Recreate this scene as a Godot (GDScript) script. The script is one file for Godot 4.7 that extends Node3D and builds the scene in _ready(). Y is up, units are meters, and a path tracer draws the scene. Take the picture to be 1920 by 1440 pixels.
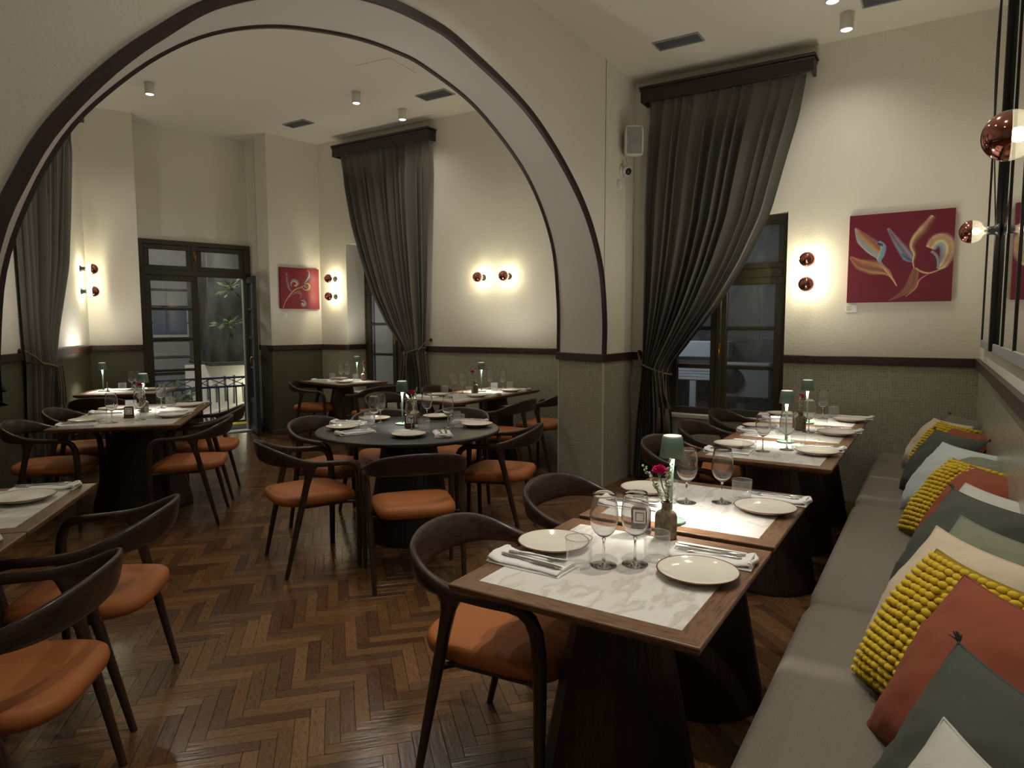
extends Node3D
# A restaurant at night: right bay with a banquette, an arch into a second room on the left.
# x right along the back wall, z towards the camera, y up, metres. Back wall of the right bay z = -6.05, right wall x = 0.27.

class Buf:
	var v := PackedVector3Array()
	var uv := PackedVector2Array()
	var c := PackedColorArray()
	var g := PackedInt32Array()
	var col := Color.WHITE

	func tri(a: Vector3, b: Vector3, d: Vector3, grp := -1, ua := Vector2.ZERO, ub := Vector2.ZERO, ud := Vector2.ZERO) -> void:
		v.append(a); v.append(b); v.append(d)
		uv.append(ua); uv.append(ub); uv.append(ud)
		c.append(col); c.append(col); c.append(col)
		g.append(grp)

	func quad(a: Vector3, b: Vector3, d: Vector3, e: Vector3, grp := -1, ua := Vector2.ZERO, ub := Vector2(1, 0), ud := Vector2(1, 1), ue := Vector2(0, 1)) -> void:
		tri(a, b, d, grp, ua, ub, ud)
		tri(a, d, e, grp, ua, ud, ue)

	# rings of equal length, joined one to the next
	func loft(rings: Array, grp := 0, closed := true, cap0 := true, cap1 := true) -> void:
		var n: int = rings[0].size()
		var along := 0.0
		for i in rings.size() - 1:
			var A: PackedVector3Array = rings[i]
			var Bq: PackedVector3Array = rings[i + 1]
			var step := A[0].distance_to(Bq[0])
			if step < 0.0001:
				step = A[n / 2].distance_to(Bq[n / 2])
			var u := 0.0
			for j in (n if closed else n - 1):
				var k := (j + 1) % n
				var du := maxf(A[j].distance_to(A[k]), Bq[j].distance_to(Bq[k]))
				quad(A[j], A[k], Bq[k], Bq[j], grp, Vector2(u, along), Vector2(u + du, along), Vector2(u + du, along + step), Vector2(u, along + step))
				u += du
			along += step
		for e in 2:
			if (e == 0 and not cap0) or (e == 1 and not cap1):
				continue
			var R: PackedVector3Array = rings[0] if e == 0 else rings[-1]
			var m := Vector3.ZERO
			for p in R:
				m += p
			m /= n
			for j in n:
				var k := (j + 1) % n
				var o := Vector2(R[j].x + R[j].y, R[j].z)
				var o2 := Vector2(R[k].x + R[k].y, R[k].z)
				if e == 0:
					tri(m, R[k], R[j], grp + 7, Vector2(m.x + m.y, m.z), o2, o)
				else:
					tri(m, R[j], R[k], grp + 8, Vector2(m.x + m.y, m.z), o, o2)

	# box with chamfered edges; basis columns are its axes
	func box(ctr: Vector3, s: Vector3, ch := 0.0, bs := Basis.IDENTITY) -> void:
		var h := s * 0.5
		var f := func(x: float, y: float, z: float) -> Vector3: return ctr + bs * Vector3(x, y, z)
		var k := minf(ch, minf(h.x, minf(h.y, h.z)) * 0.9)
		for ax in 3:
			var b1 := (ax + 1) % 3
			var b2 := (ax + 2) % 3
			for sg in [-1.0, 1.0]:
				var q := []
				for st in [[-1, -1], [1, -1], [1, 1], [-1, 1]]:
					var p := Vector3.ZERO
					p[ax] = sg * h[ax]
					p[b1] = st[0] * (h[b1] - k)
					p[b2] = st[1] * (h[b2] - k)
					q.append(p)
				var us := []
				for p in q:
					us.append(Vector2(p[b1] + ctr[b1], p[b2] + ctr[b2]) if s[b1] < s[b2] else Vector2(p[b2] + ctr[b2], p[b1] + ctr[b1]))
				var w := []
				for p in q:
					w.append(ctr + bs * p)
				if sg > 0:
					quad(w[0], w[1], w[2], w[3], -1, us[0], us[1], us[2], us[3])
				else:
					quad(w[3], w[2], w[1], w[0], -1, us[3], us[2], us[1], us[0])
			if k > 0.0:
				for s1 in [-1.0, 1.0]:
					for s2 in [-1.0, 1.0]:
						var e := []
						for t in [-1.0, 1.0]:
							var p1 := Vector3.ZERO
							p1[ax] = t * (h[ax] - k); p1[b1] = s1 * h[b1]; p1[b2] = s2 * (h[b2] - k)
							var p2 := Vector3.ZERO
							p2[ax] = t * (h[ax] - k); p2[b1] = s1 * (h[b1] - k); p2[b2] = s2 * h[b2]
							e.append(ctr + bs * p1); e.append(ctr + bs * p2)
						if s1 * s2 > 0:
							quad(e[0], e[1], e[3], e[2])
						else:
							quad(e[2], e[3], e[1], e[0])
		if k > 0.0:
			for sx in [-1.0, 1.0]:
				for sy in [-1.0, 1.0]:
					for sz in [-1.0, 1.0]:
						var a: Vector3 = f.call(sx * h.x, sy * (h.y - k), sz * (h.z - k))
						var b: Vector3 = f.call(sx * (h.x - k), sy * h.y, sz * (h.z - k))
						var d: Vector3 = f.call(sx * (h.x - k), sy * (h.y - k), sz * h.z)
						if sx * sy * sz > 0:
							tri(a, b, d)
						else:
							tri(d, b, a)

	# profile of (radius, height), turned round y
	func lathe(prof: Array, n := 24, grp := 0, xf := Transform3D.IDENTITY) -> void:
		for i in prof.size() - 1:
			var p: Vector2 = prof[i]
			var q: Vector2 = prof[i + 1]
			for j in n:
				var a := TAU * j / n
				var b := TAU * (j + 1) / n
				var A := xf * Vector3(p.x * cos(a), p.y, p.x * sin(a))
				var Bq := xf * Vector3(p.x * cos(b), p.y, p.x * sin(b))
				var Cq := xf * Vector3(q.x * cos(b), q.y, q.x * sin(b))
				var D := xf * Vector3(q.x * cos(a), q.y, q.x * sin(a))
				var u0 := Vector2(a * maxf(p.x, q.x), p.y)
				var u1 := Vector2(b * maxf(p.x, q.x), p.y)
				var u2 := Vector2(b * maxf(p.x, q.x), q.y)
				var u3 := Vector2(a * maxf(p.x, q.x), q.y)
				if p.x > 0.00001:
					tri(A, Cq, Bq, grp, u0, u2, u1)
				if q.x > 0.00001:
					tri(A, D, Cq, grp, u0, u3, u2)

	func tube(path: Array, radii: Array, n := 8, grp := 0) -> void:
		var rings := []
		var up := Vector3.UP
		for i in path.size():
			var t: Vector3 = (path[mini(i + 1, path.size() - 1)] - path[maxi(i - 1, 0)]).normalized()
			var sd := t.cross(up)
			if sd.length() < 0.1:
				sd = t.cross(Vector3.RIGHT)
			sd = sd.normalized()
			var tp := sd.cross(t)
			up = tp
			var r: float = radii[mini(i, radii.size() - 1)]
			var ring := PackedVector3Array()
			for j in n:
				var a := TAU * j / n
				ring.append(path[i] + sd * cos(a) * r + tp * sin(a) * r)
			rings.append(ring)
		loft(rings, grp)

	# wound so that front faces run clockwise; closed shapes are turned by their signed volume
	func mesh(fix := true, colors := false) -> ArrayMesh:
		var flip := false
		if fix:
			var vol := 0.0
			var o := v[0]
			for i in range(0, v.size(), 3):
				vol += (v[i] - o).dot((v[i + 1] - o).cross(v[i + 2] - o))
			flip = vol > 0.0
		var st := SurfaceTool.new()
		st.begin(Mesh.PRIMITIVE_TRIANGLES)
		for i in range(0, v.size(), 3):
			st.set_smooth_group(g[i / 3])
			for k in [0, 2, 1] if flip else [0, 1, 2]:
				st.set_uv(uv[i + k])
				if colors:
					st.set_color(c[i + k])
				st.add_vertex(v[i + k])
		st.generate_normals()
		st.index()
		return st.commit()


var rng := RandomNumberGenerator.new()
var taken := {}
var M := {}
var NZ := FastNoiseLite.new()

const BACK := -6.05          # back wall of the right bay
const RIGHT := 0.27
const AX := -2.474           # right face of the arch wall
const AL := -3.062           # left face of the arch wall
const BACKL := -6.55         # back wall of the left room
const CEIL := 3.70
const CEILL := 3.95
const RAIL := 1.20
const DA := Vector3(0.749, 0, 0.663)     # the left room's tables run along this line
const DB := Vector3(-0.663, 0, 0.749)


func _ready() -> void:
	rng.seed = 7
	camera_and_light()
	materials()
	room()
	windows()
	floor_planks()
	outside()
	ceiling_fittings()
	curtains()
	wall_things()
	banquette()
	tables_and_chairs()
	table_settings()
	for p in protos:
		p.free()


# ---------------------------------------------------------------- camera, light, exposure
func camera_and_light() -> void:
	var cam := Camera3D.new()
	cam.name = "camera"
	cam.fov = rad_to_deg(2.0 * atan(720.0 / 1252.68))
	cam.near = 0.05
	cam.far = 200.0
	add_child(cam)
	cam.position = Vector3(0, 1.45, 0)
	cam.basis = Basis(Vector3.UP, deg_to_rad(32.444)) * Basis(Vector3.RIGHT, deg_to_rad(-4.963)) * Basis(Vector3.BACK, deg_to_rad(-0.132))
	cam.current = true
	var we := WorldEnvironment.new()
	we.name = "world_environment"
	var e := Environment.new()
	e.background_mode = Environment.BG_COLOR
	e.background_color = Color(0.055, 0.07, 0.10)
	e.tonemap_mode = Environment.TONE_MAPPER_LINEAR
	e.tonemap_exposure = EXPOSURE
	e.sdfgi_enabled = true
	e.ssao_enabled = true
	e.ssil_enabled = true
	we.environment = e
	add_child(we)

const EXPOSURE := 0.205
const SPOT_E := 6.0
const SCONCE_E := 0.42
const LAMP_E := 1.8
const SPOT_COL := Color(1.0, 0.97, 0.92)
const SCONCE_COL := Color(1.0, 0.965, 0.80)
const LAMP_UP := 3.0


func spot(at: Vector3, to: Vector3, energy: float, angle: float, soft: float, col: Color, parent: Node3D, size := 0.03) -> void:
	var l := SpotLight3D.new()
	l.name = "spot_light"
	l.light_energy = energy
	l.light_color = col
	l.spot_angle = angle
	l.spot_angle_attenuation = soft
	l.spot_range = 14.0
	l.spot_attenuation = 2.0
	l.light_size = size
	l.shadow_enabled = true
	parent.add_child(l, true)
	var d := (to - at).normalized()
	var up := Vector3.UP if absf(d.y) < 0.99 else Vector3.RIGHT
	l.transform = Transform3D(Basis.looking_at(d, up), at)


func omni(at: Vector3, energy: float, col: Color, parent: Node3D, size := 0.02) -> void:
	var l := OmniLight3D.new()
	l.name = "omni_light"
	l.light_energy = energy
	l.light_color = col
	l.omni_range = 12.0
	l.omni_attenuation = 2.0
	l.light_size = size
	l.shadow_enabled = true
	parent.add_child(l, true)
	l.position = at


# ---------------------------------------------------------------- naming and tagging
func numbered(n: String) -> String:
	taken[n] = taken.get(n, -1) + 1
	return n if taken[n] == 0 else "%s_%03d" % [n, taken[n]]


func tag(o: Node, label := "", category := "", group := "", kind := "") -> Node:
	if label: o.set_meta("label", label)
	if category: o.set_meta("category", category)
	if group: o.set_meta("group", group)
	if kind: o.set_meta("kind", kind)
	return o


func part(n: String, m: Mesh, mt: Material, parent: Node3D, xf := Transform3D.IDENTITY) -> MeshInstance3D:
	var o := MeshInstance3D.new()
	o.name = n
	o.mesh = m
	o.material_override = mt
	o.transform = xf
	parent.add_child(o, true)
	return o


func thing(n: String, at: Vector3, turn: float, label: String, category: String, group := "") -> Node3D:
	var o := Node3D.new()
	o.name = numbered(n)
	add_child(o)
	o.position = at
	o.rotation.y = turn
	tag(o, label, category, group)
	return o


func single(n: String, m: Mesh, mt: Material, label: String, category: String, group := "", xf := Transform3D.IDENTITY) -> MeshInstance3D:
	var o := part(numbered(n), m, mt, self, xf)
	tag(o, label, category, group)
	return o


func struct(n: String, m: Mesh, mt: Material, label := "", category := "") -> MeshInstance3D:
	var o := part(n, m, mt, self)
	tag(o, label, category, "", "structure")
	return o

var protos := []

func proto(n: String) -> Node3D:
	var o := Node3D.new()
	o.name = n
	protos.append(o)
	return o


func spawn(p: Node3D, at: Vector3, turn: float, label: String, category: String, group := "") -> Node3D:
	var o: Node3D = p.duplicate()
	o.name = numbered(p.name)
	add_child(o)
	o.position = at
	o.rotation.y = turn
	tag(o, label, category, group)
	return o


# turn that makes local +z point along (x, z)
func facing(x: float, z: float) -> float:
	return atan2(x, z)


# ---------------------------------------------------------------- materials
func mat(n: String, col: Color, rough := 0.6, metal := 0.0, spec := 0.5) -> StandardMaterial3D:
	var m := StandardMaterial3D.new()
	m.resource_name = n
	m.albedo_color = col
	m.roughness = rough
	m.metallic = metal
	m.metallic_specular = spec
	M[n] = m
	return m


func noise_tex(freq: float, size := 512, oct := 4, ramp: Array = [], normal := false, seed := 1, bump := 4.0, ridged := false, warp := 0.0) -> NoiseTexture2D:
	var n := FastNoiseLite.new()
	n.noise_type = FastNoiseLite.TYPE_SIMPLEX_SMOOTH
	n.seed = seed
	n.frequency = freq
	n.fractal_octaves = oct
	if ridged:
		n.fractal_type = FastNoiseLite.FRACTAL_RIDGED
	if warp > 0.0:
		n.domain_warp_enabled = true
		n.domain_warp_amplitude = warp
		n.domain_warp_frequency = freq * 0.7
	var t := NoiseTexture2D.new()
	t.width = size
	t.height = size
	t.seamless = true
	t.noise = n
	if normal:
		t.as_normal_map = true
		t.bump_strength = bump
	if ramp:
		var g := Gradient.new()
		g.offsets = PackedFloat32Array(ramp[0])
		g.colors = PackedColorArray(ramp[1])
		t.color_ramp = g
	return t


func rgb(r: int, g: int, b: int) -> Color:
	return Color8(r, g, b)


func grain(m: StandardMaterial3D, tex: Texture2D, sc: Vector3, tri := false, world := false) -> void:
	m.albedo_texture = tex
	m.uv1_scale = sc
	m.uv1_triplanar = tri
	m.uv1_world_triplanar = world


func bumped(m: StandardMaterial3D, tex: Texture2D, cm: float) -> void:
	m.heightmap_enabled = true
	m.heightmap_texture = tex
	m.heightmap_scale = cm


func materials() -> void:
	var fine := noise_tex(0.05, 512, 5, [], false, 3)
	var cloth := noise_tex(0.22, 512, 2, [], false, 4)
	var m := mat("plaster", rgb(226, 221, 207), 0.85)
	bumped(m, fine, 0.12)
	m.uv1_scale = Vector3(1.6, 1.6, 1.6)
	m = mat("ceiling_paint", rgb(228, 222, 208), 0.9)
	m = mat("olive_paint", rgb(84, 82, 62), 0.5)
	bumped(m, fine, 0.05)
	m = mat("shaded_soffit_plaster", rgb(218, 212, 204), 0.85)  # plaster greyed to paint in the weaker light under the arch
	# dark wood of rails, trims and chairs: noise stretched along the grain
	var dark := noise_tex(0.02, 512, 5, [[0.0, 0.35, 0.6, 1.0], [Color(0.55, 0.5, 0.48), Color(0.85, 0.82, 0.8), Color(1, 1, 1), Color(0.72, 0.68, 0.66)]], false, 11)
	m = mat("rail_wood", rgb(66, 42, 36), 0.4)
	grain(m, dark, Vector3(9, 0.7, 1))
	m = mat("trim_wood", rgb(60, 38, 34), 0.45)
	grain(m, dark, Vector3(9, 0.7, 1))
	m = mat("pelmet_wood", rgb(52, 32, 30), 0.45)
	grain(m, dark, Vector3(6, 0.7, 1))
	m = mat("chair_wood", rgb(64, 49, 41), 0.3)
	grain(m, dark, Vector3(8, 0.8, 1))
	m = mat("table_wood", rgb(122, 90, 64), 0.38)
	grain(m, dark, Vector3(8, 0.8, 1))
	m = mat("pedestal_wood", rgb(50, 36, 31), 0.5)
	grain(m, dark, Vector3(8, 0.6, 1))
	m = mat("frame_paint", rgb(58, 54, 40), 0.42)
	m = mat("leaf_paint", rgb(44, 50, 50), 0.4)
	m = mat("white_sill", rgb(205, 203, 192), 0.5)
	# mosaic: 32 x 32 tiles of 21 mm
	var img := Image.create(1024, 1024, false, Image.FORMAT_RGB8)
	img.fill(rgb(188, 184, 168))
	var hgt := Image.create(1024, 1024, false, Image.FORMAT_RGB8)
	hgt.fill(Color(0.2, 0.2, 0.2))
	for j in 32:
		for i in 32:
			var k := rng.randf_range(0.94, 1.05)
			img.fill_rect(Rect2i(i * 32 + 2, j * 32 + 2, 28, 28), Color(0.63 * k, 0.622 * k * rng.randf_range(0.985, 1.015), 0.555 * k))
			var e := rng.randf_range(0.85, 1.0)
			hgt.fill_rect(Rect2i(i * 32 + 1, j * 32 + 1, 30, 30), Color(0.6, 0.6, 0.6))
			hgt.fill_rect(Rect2i(i * 32 + 3, j * 32 + 3, 26, 26), Color(e, e, e))
	m = mat("mosaic", Color.WHITE, 0.24)
	grain(m, ImageTexture.create_from_image(img), Vector3(1.0 / 0.672, 1.0 / 0.672, 1))
	bumped(m, ImageTexture.create_from_image(hgt), 0.04)
	# floor
	var oak := noise_tex(0.018, 1024, 6, [[0.0, 0.3, 0.5, 0.7, 1.0], [Color(0.62, 0.55, 0.5), Color(0.9, 0.87, 0.84), Color(1, 1, 1), Color(0.86, 0.82, 0.78), Color(0.6, 0.52, 0.46)]], false, 21, 4.0, false, 14.0)
	var wave := noise_tex(0.012, 512, 3, [], false, 30)
	plank_tones = [rgb(109, 79, 51), rgb(98, 70, 47), rgb(118, 88, 57), rgb(87, 60, 40), rgb(103, 77, 51), rgb(125, 93, 61), rgb(92, 66, 47), rgb(112, 81, 49)]
	for i in plank_tones.size():
		m = mat("oak_%d" % i, plank_tones[i], 0.2)
		grain(m, oak, Vector3(7, 0.9, 1))
		bumped(m, wave, 0.05)
	m = mat("oak_field", Color.WHITE, 0.2)
	m.vertex_color_use_as_albedo = true
	grain(m, oak, Vector3(7, 0.9, 1))
	bumped(m, wave, 0.05)
	m = mat("subfloor", rgb(40, 28, 20), 0.8)
	# cloth
	m = mat("curtain_cloth", rgb(100, 98, 88), 0.9)
	m.rim_enabled = true; m.rim = 0.25; m.rim_tint = 0.6
	bumped(m, cloth, 0.04)
	m.uv1_scale = Vector3(3, 3, 3)
	m = mat("cord", rgb(104, 94, 76), 0.85)
	m = mat("bench_cloth", rgb(118, 110, 98), 0.92)
	grain(m, noise_tex(0.16, 512, 3, [[0.0, 0.5, 1.0], [Color(0.72, 0.71, 0.7), Color(0.95, 0.95, 0.94), Color(1, 1, 1)]], false, 41), Vector3(3.2, 6.4, 3.2), true, true)
	m.rim_enabled = true; m.rim = 0.3; m.rim_tint = 0.7
	m = mat("bench_base", rgb(46, 36, 30), 0.6)
	var linen := noise_tex(0.2, 512, 3, [[0.0, 0.5, 1.0], [Color(0.8, 0.8, 0.8), Color(0.96, 0.96, 0.96), Color(1, 1, 1)]], false, 43)
	for it in [["pillow_rust", rgb(138, 70, 46)], ["pillow_green", rgb(72, 76, 66)], ["pillow_sage", rgb(122, 126, 104)], ["pillow_white", rgb(196, 194, 184)], ["pillow_beige", rgb(206, 190, 164)], ["pillow_blue", rgb(190, 200, 196)], ["pillow_mustard", rgb(150, 122, 22)], ["pillow_grey", rgb(112, 108, 94)]]:
		m = mat(it[0], it[1], 0.95)
		grain(m, linen, Vector3(4, 4, 4), true)
		m.rim_enabled = true; m.rim = 0.3; m.rim_tint = 0.8
	m = mat("wool", rgb(206, 176, 44), 0.95)
	m.rim_enabled = true; m.rim = 0.4; m.rim_tint = 0.8
	m = mat("fringe", rgb(58, 60, 52), 0.95)
	m = mat("seat_leather", rgb(164, 96, 47), 0.62)
	bumped(m, fine, 0.02)
	m.uv1_scale = Vector3(6, 6, 6)
	# table
	m = mat("marble", Color.WHITE, 0.16)
	grain(m, noise_tex(0.0042, 1024, 5, [[0.0, 0.36, 0.46, 0.52, 0.62, 1.0], [rgb(224, 220, 213), rgb(222, 218, 210), rgb(203, 197, 186), rgb(224, 220, 213), rgb(229, 226, 220), rgb(212, 207, 199)]], false, 51, 4.0, false, 70.0), Vector3(1.5, 1.0, 0.6), true, true)
	m = mat("black_top", rgb(44, 46, 44), 0.36)
	m = mat("black_base", rgb(34, 30, 28), 0.5)
	m = mat("china", rgb(226, 221, 206), 0.12)
	m = mat("china_rim", rgb(112, 66, 42), 0.3)
	m = mat("linen_white", rgb(228, 226, 222), 0.9)
	bumped(m, cloth, 0.02)
	m.uv1_scale = Vector3(8, 8, 8)
	m = mat("steel", rgb(196, 194, 190), 0.18, 1.0)
	m = mat("glass", Color(1, 1, 1, 0.05), 0.0)
	m.transparency = BaseMaterial3D.TRANSPARENCY_ALPHA
	m = mat("window_glass", Color(0.9, 0.95, 1, 0.04), 0.0)
	m.transparency = BaseMaterial3D.TRANSPARENCY_ALPHA
	m = mat("glass_solid", Color(1, 1, 1, 0.02), 0.0)
	m.transparency = BaseMaterial3D.TRANSPARENCY_ALPHA
	m.refraction_enabled = true
	m.refraction_scale = 0.05
	m = mat("lamp_green", rgb(98, 122, 106), 0.45)
	m = mat("lamp_light", rgb(255, 252, 240), 0.5)
	m.emission_enabled = true; m.emission = Color(1.0, 0.97, 0.9); m.emission_energy_multiplier = 2.2
	m = mat("stoneware", rgb(118, 104, 84), 0.55)
	grain(m, noise_tex(0.03, 256, 4, [[0.0, 0.5, 1.0], [Color(0.55, 0.52, 0.5), Color(0.9, 0.88, 0.84), Color(1, 1, 0.96)]], false, 61), Vector3(4, 4, 4))
	m = mat("menu_wood", rgb(96, 58, 40), 0.5)
	grain(m, dark, Vector3(8, 1, 1))
	m = mat("paper", rgb(236, 234, 228), 0.8)
	m = mat("ink", rgb(110, 106, 100), 0.8)
	m = mat("magenta", rgb(206, 26, 110), 0.7)
	m.backlight_enabled = true; m.backlight = Color(0.4, 0.05, 0.2)
	m = mat("stem", rgb(92, 128, 62), 0.6)
	m = mat("blossom", rgb(226, 228, 206), 0.7)
	m = mat("sprig", rgb(120, 138, 90), 0.7)
	# fittings
	m = mat("white_plastic", rgb(216, 212, 202), 0.4)
	m = mat("grey_mesh", rgb(150, 148, 144), 0.7)
	m = mat("black_plastic", rgb(22, 22, 24), 0.3)
	m = mat("black_metal", rgb(30, 29, 29), 0.4, 0.3)
	m = mat("vent_metal", rgb(150, 152, 150), 0.5)
	m = mat("brass", rgb(182, 140, 70), 0.3, 1.0)
	m = mat("copper", rgb(196, 134, 124), 0.1, 1.0)
	m = mat("mirror", rgb(226, 226, 222), 0.02, 1.0)
	m = mat("socket", rgb(74, 82, 80), 0.25, 0.6)
	m = mat("filament", rgb(255, 240, 190), 0.5)
	m.emission_enabled = true; m.emission = Color(1.0, 0.93, 0.68); m.emission_energy_multiplier = 26.0
	m = mat("spot_face", rgb(255, 250, 240), 0.5)
	m.emission_enabled = true; m.emission = Color(1.0, 0.97, 0.92); m.emission_energy_multiplier = 14.0
	# outside
	m = mat("concrete", rgb(118, 116, 110), 0.9)
	grain(m, noise_tex(0.008, 512, 5, [[0.0, 0.45, 0.7, 1.0], [Color(0.42, 0.43, 0.42), Color(0.7, 0.7, 0.68), Color(0.85, 0.85, 0.84), Color(1, 1, 1)]], false, 71, 4.0, false, 30.0), Vector3(0.4, 0.25, 0.4))
	m = mat("facade", rgb(170, 170, 162), 0.85)
	m = mat("shutter", rgb(206, 208, 206), 0.6)
	m = mat("night_glass", rgb(12, 14, 18), 0.05)
	m = mat("blue_metal", rgb(70, 84, 128), 0.4, 0.2)
	m = mat("sign_white", rgb(236, 234, 220), 0.6)
	m.emission_enabled = true; m.emission = Color(1.0, 0.97, 0.85); m.emission_energy_multiplier = 0.22  # faint glow gives shop panel and sign board their lit look
	m = mat("sign_yellow", rgb(232, 206, 60), 0.6)
	m.emission_enabled = true; m.emission = Color(1.0, 0.86, 0.2); m.emission_energy_multiplier = 0.25  # faint glow gives the yellow board its lit look
	m = mat("tube_light", rgb(255, 255, 250), 0.5)
	m.emission_enabled = true; m.emission = Color(1.0, 1.0, 0.95); m.emission_energy_multiplier = 3.0
	m = mat("leaf", rgb(86, 104, 58), 0.6)
	m.backlight_enabled = true; m.backlight = Color(0.1, 0.14, 0.05)

var plank_tones := []


# ---------------------------------------------------------------- the room
const POLY := [Vector2(-3.062, 0.16), Vector2(-8.33, -3.94), Vector2(-8.08, -4.42), Vector2(-8.47, -4.62), Vector2(-8.07, -5.93), Vector2(-7.97, -6.0), Vector2(-7.47, -5.80), Vector2(-7.347, -6.55), Vector2(-3.062, -6.55)]
const FRONT := [Vector2(-5.39, 1.2), Vector2(-5.39, 1.55), Vector2(-5.27, 2.02), Vector2(-4.893, 2.475), Vector2(-4.18, 2.897), Vector2(-3.364, 3.1), Vector2(-3.0, 3.125), Vector2(-2.6, 3.085), Vector2(-2.2, 2.97), Vector2(-1.746, 2.738), Vector2(-1.473, 2.515), Vector2(-1.274, 2.315), Vector2(-1.095, 2.087), Vector2(-0.994, 1.902), Vector2(-0.925, 1.737), Vector2(-0.865, 1.48), Vector2(-0.85, 1.24), Vector2(-0.8, 1.2), Vector2(0.5, 1.2)]
const REAR := [Vector2(-5.655, 1.2), Vector2(-5.645, 1.7), Vector2(-5.515, 2.245), Vector2(-5.083, 2.746), Vector2(-4.365, 3.11), Vector2(-3.727, 3.236), Vector2(-3.4, 3.24), Vector2(-3.1, 3.21), Vector2(-2.777, 3.144), Vector2(-2.428, 3.042), Vector2(-2.096, 2.889), Vector2(-1.82, 2.697), Vector2(-1.574, 2.462), Vector2(-1.395, 2.242), Vector2(-1.246, 1.961), Vector2(-1.14, 1.65), Vector2(-1.09, 1.24), Vector2(-1.04, 1.2), Vector2(0.14, 1.2)]


func smooth(pts: Array, n: int) -> Array:
	var fine := []
	for i in pts.size() - 1:
		var a: Vector2 = pts[maxi(i - 1, 0)]
		var b: Vector2 = pts[i]
		var d: Vector2 = pts[i + 1]
		var e: Vector2 = pts[mini(i + 2, pts.size() - 1)]
		for k in 16:
			fine.append(b.cubic_interpolate(d, a, e, k / 16.0))
	fine.append(pts[-1])
	var len := [0.0]
	for i in range(1, fine.size()):
		len.append(len[-1] + fine[i].distance_to(fine[i - 1]))
	var out := []
	var at := 0
	for k in n:
		var s: float = len[-1] * k / (n - 1)
		while at < fine.size() - 2 and len[at + 1] < s:
			at += 1
		var t: float = clampf((s - len[at]) / maxf(len[at + 1] - len[at], 1e-6), 0, 1)
		out.append(fine[at].lerp(fine[at + 1], t))
	return out


func face(b: Buf, p: Array, nrm: Vector3, us: Array = [], grp := -1) -> void:
	var k: Vector3 = (p[1] - p[0]).cross(p[2] - p[0])
	if us.is_empty():
		us = [Vector2.ZERO, Vector2(1, 0), Vector2(1, 1), Vector2(0, 1)]
	if k.dot(nrm) > 0:
		b.quad(p[3], p[2], p[1], p[0], grp, us[3], us[2], us[1], us[0])
	else:
		b.quad(p[0], p[1], p[2], p[3], grp, us[0], us[1], us[2], us[3])


# upright slab whose inner face runs from p to q, thickness towards out
func slab(b: Buf, p: Vector2, q: Vector2, out: Vector2, y0: float, y1: float, th: float, ch := 0.0) -> void:
	var d := q - p
	var bs := Basis(Vector3(d.x, 0, d.y).normalized(), Vector3.UP, Vector3.ZERO)
	bs.z = bs.x.cross(bs.y)
	var m := (p + q) * 0.5 + out * th * 0.5
	b.box(Vector3(m.x, (y0 + y1) * 0.5, m.y), Vector3(d.length(), y1 - y0, th), ch, bs)


func outward(p: Vector2, q: Vector2, inside: Vector2) -> Vector2:
	var n := (q - p).orthogonal().normalized()
	return n if n.dot((p + q) * 0.5 - inside) > 0 else -n

var rails := 0

func rail(p: Vector2, q: Vector2, out: Vector2, top := RAIL, label := "dark wooden wainscot rail") -> void:
	rails += 1
	var b := Buf.new()
	slab(b, p, q, -out, top - 0.068, top, 0.024, 0.004)
	struct("trim_%d" % rails, b.mesh(), M.rail_wood, label, "trim")


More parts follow.
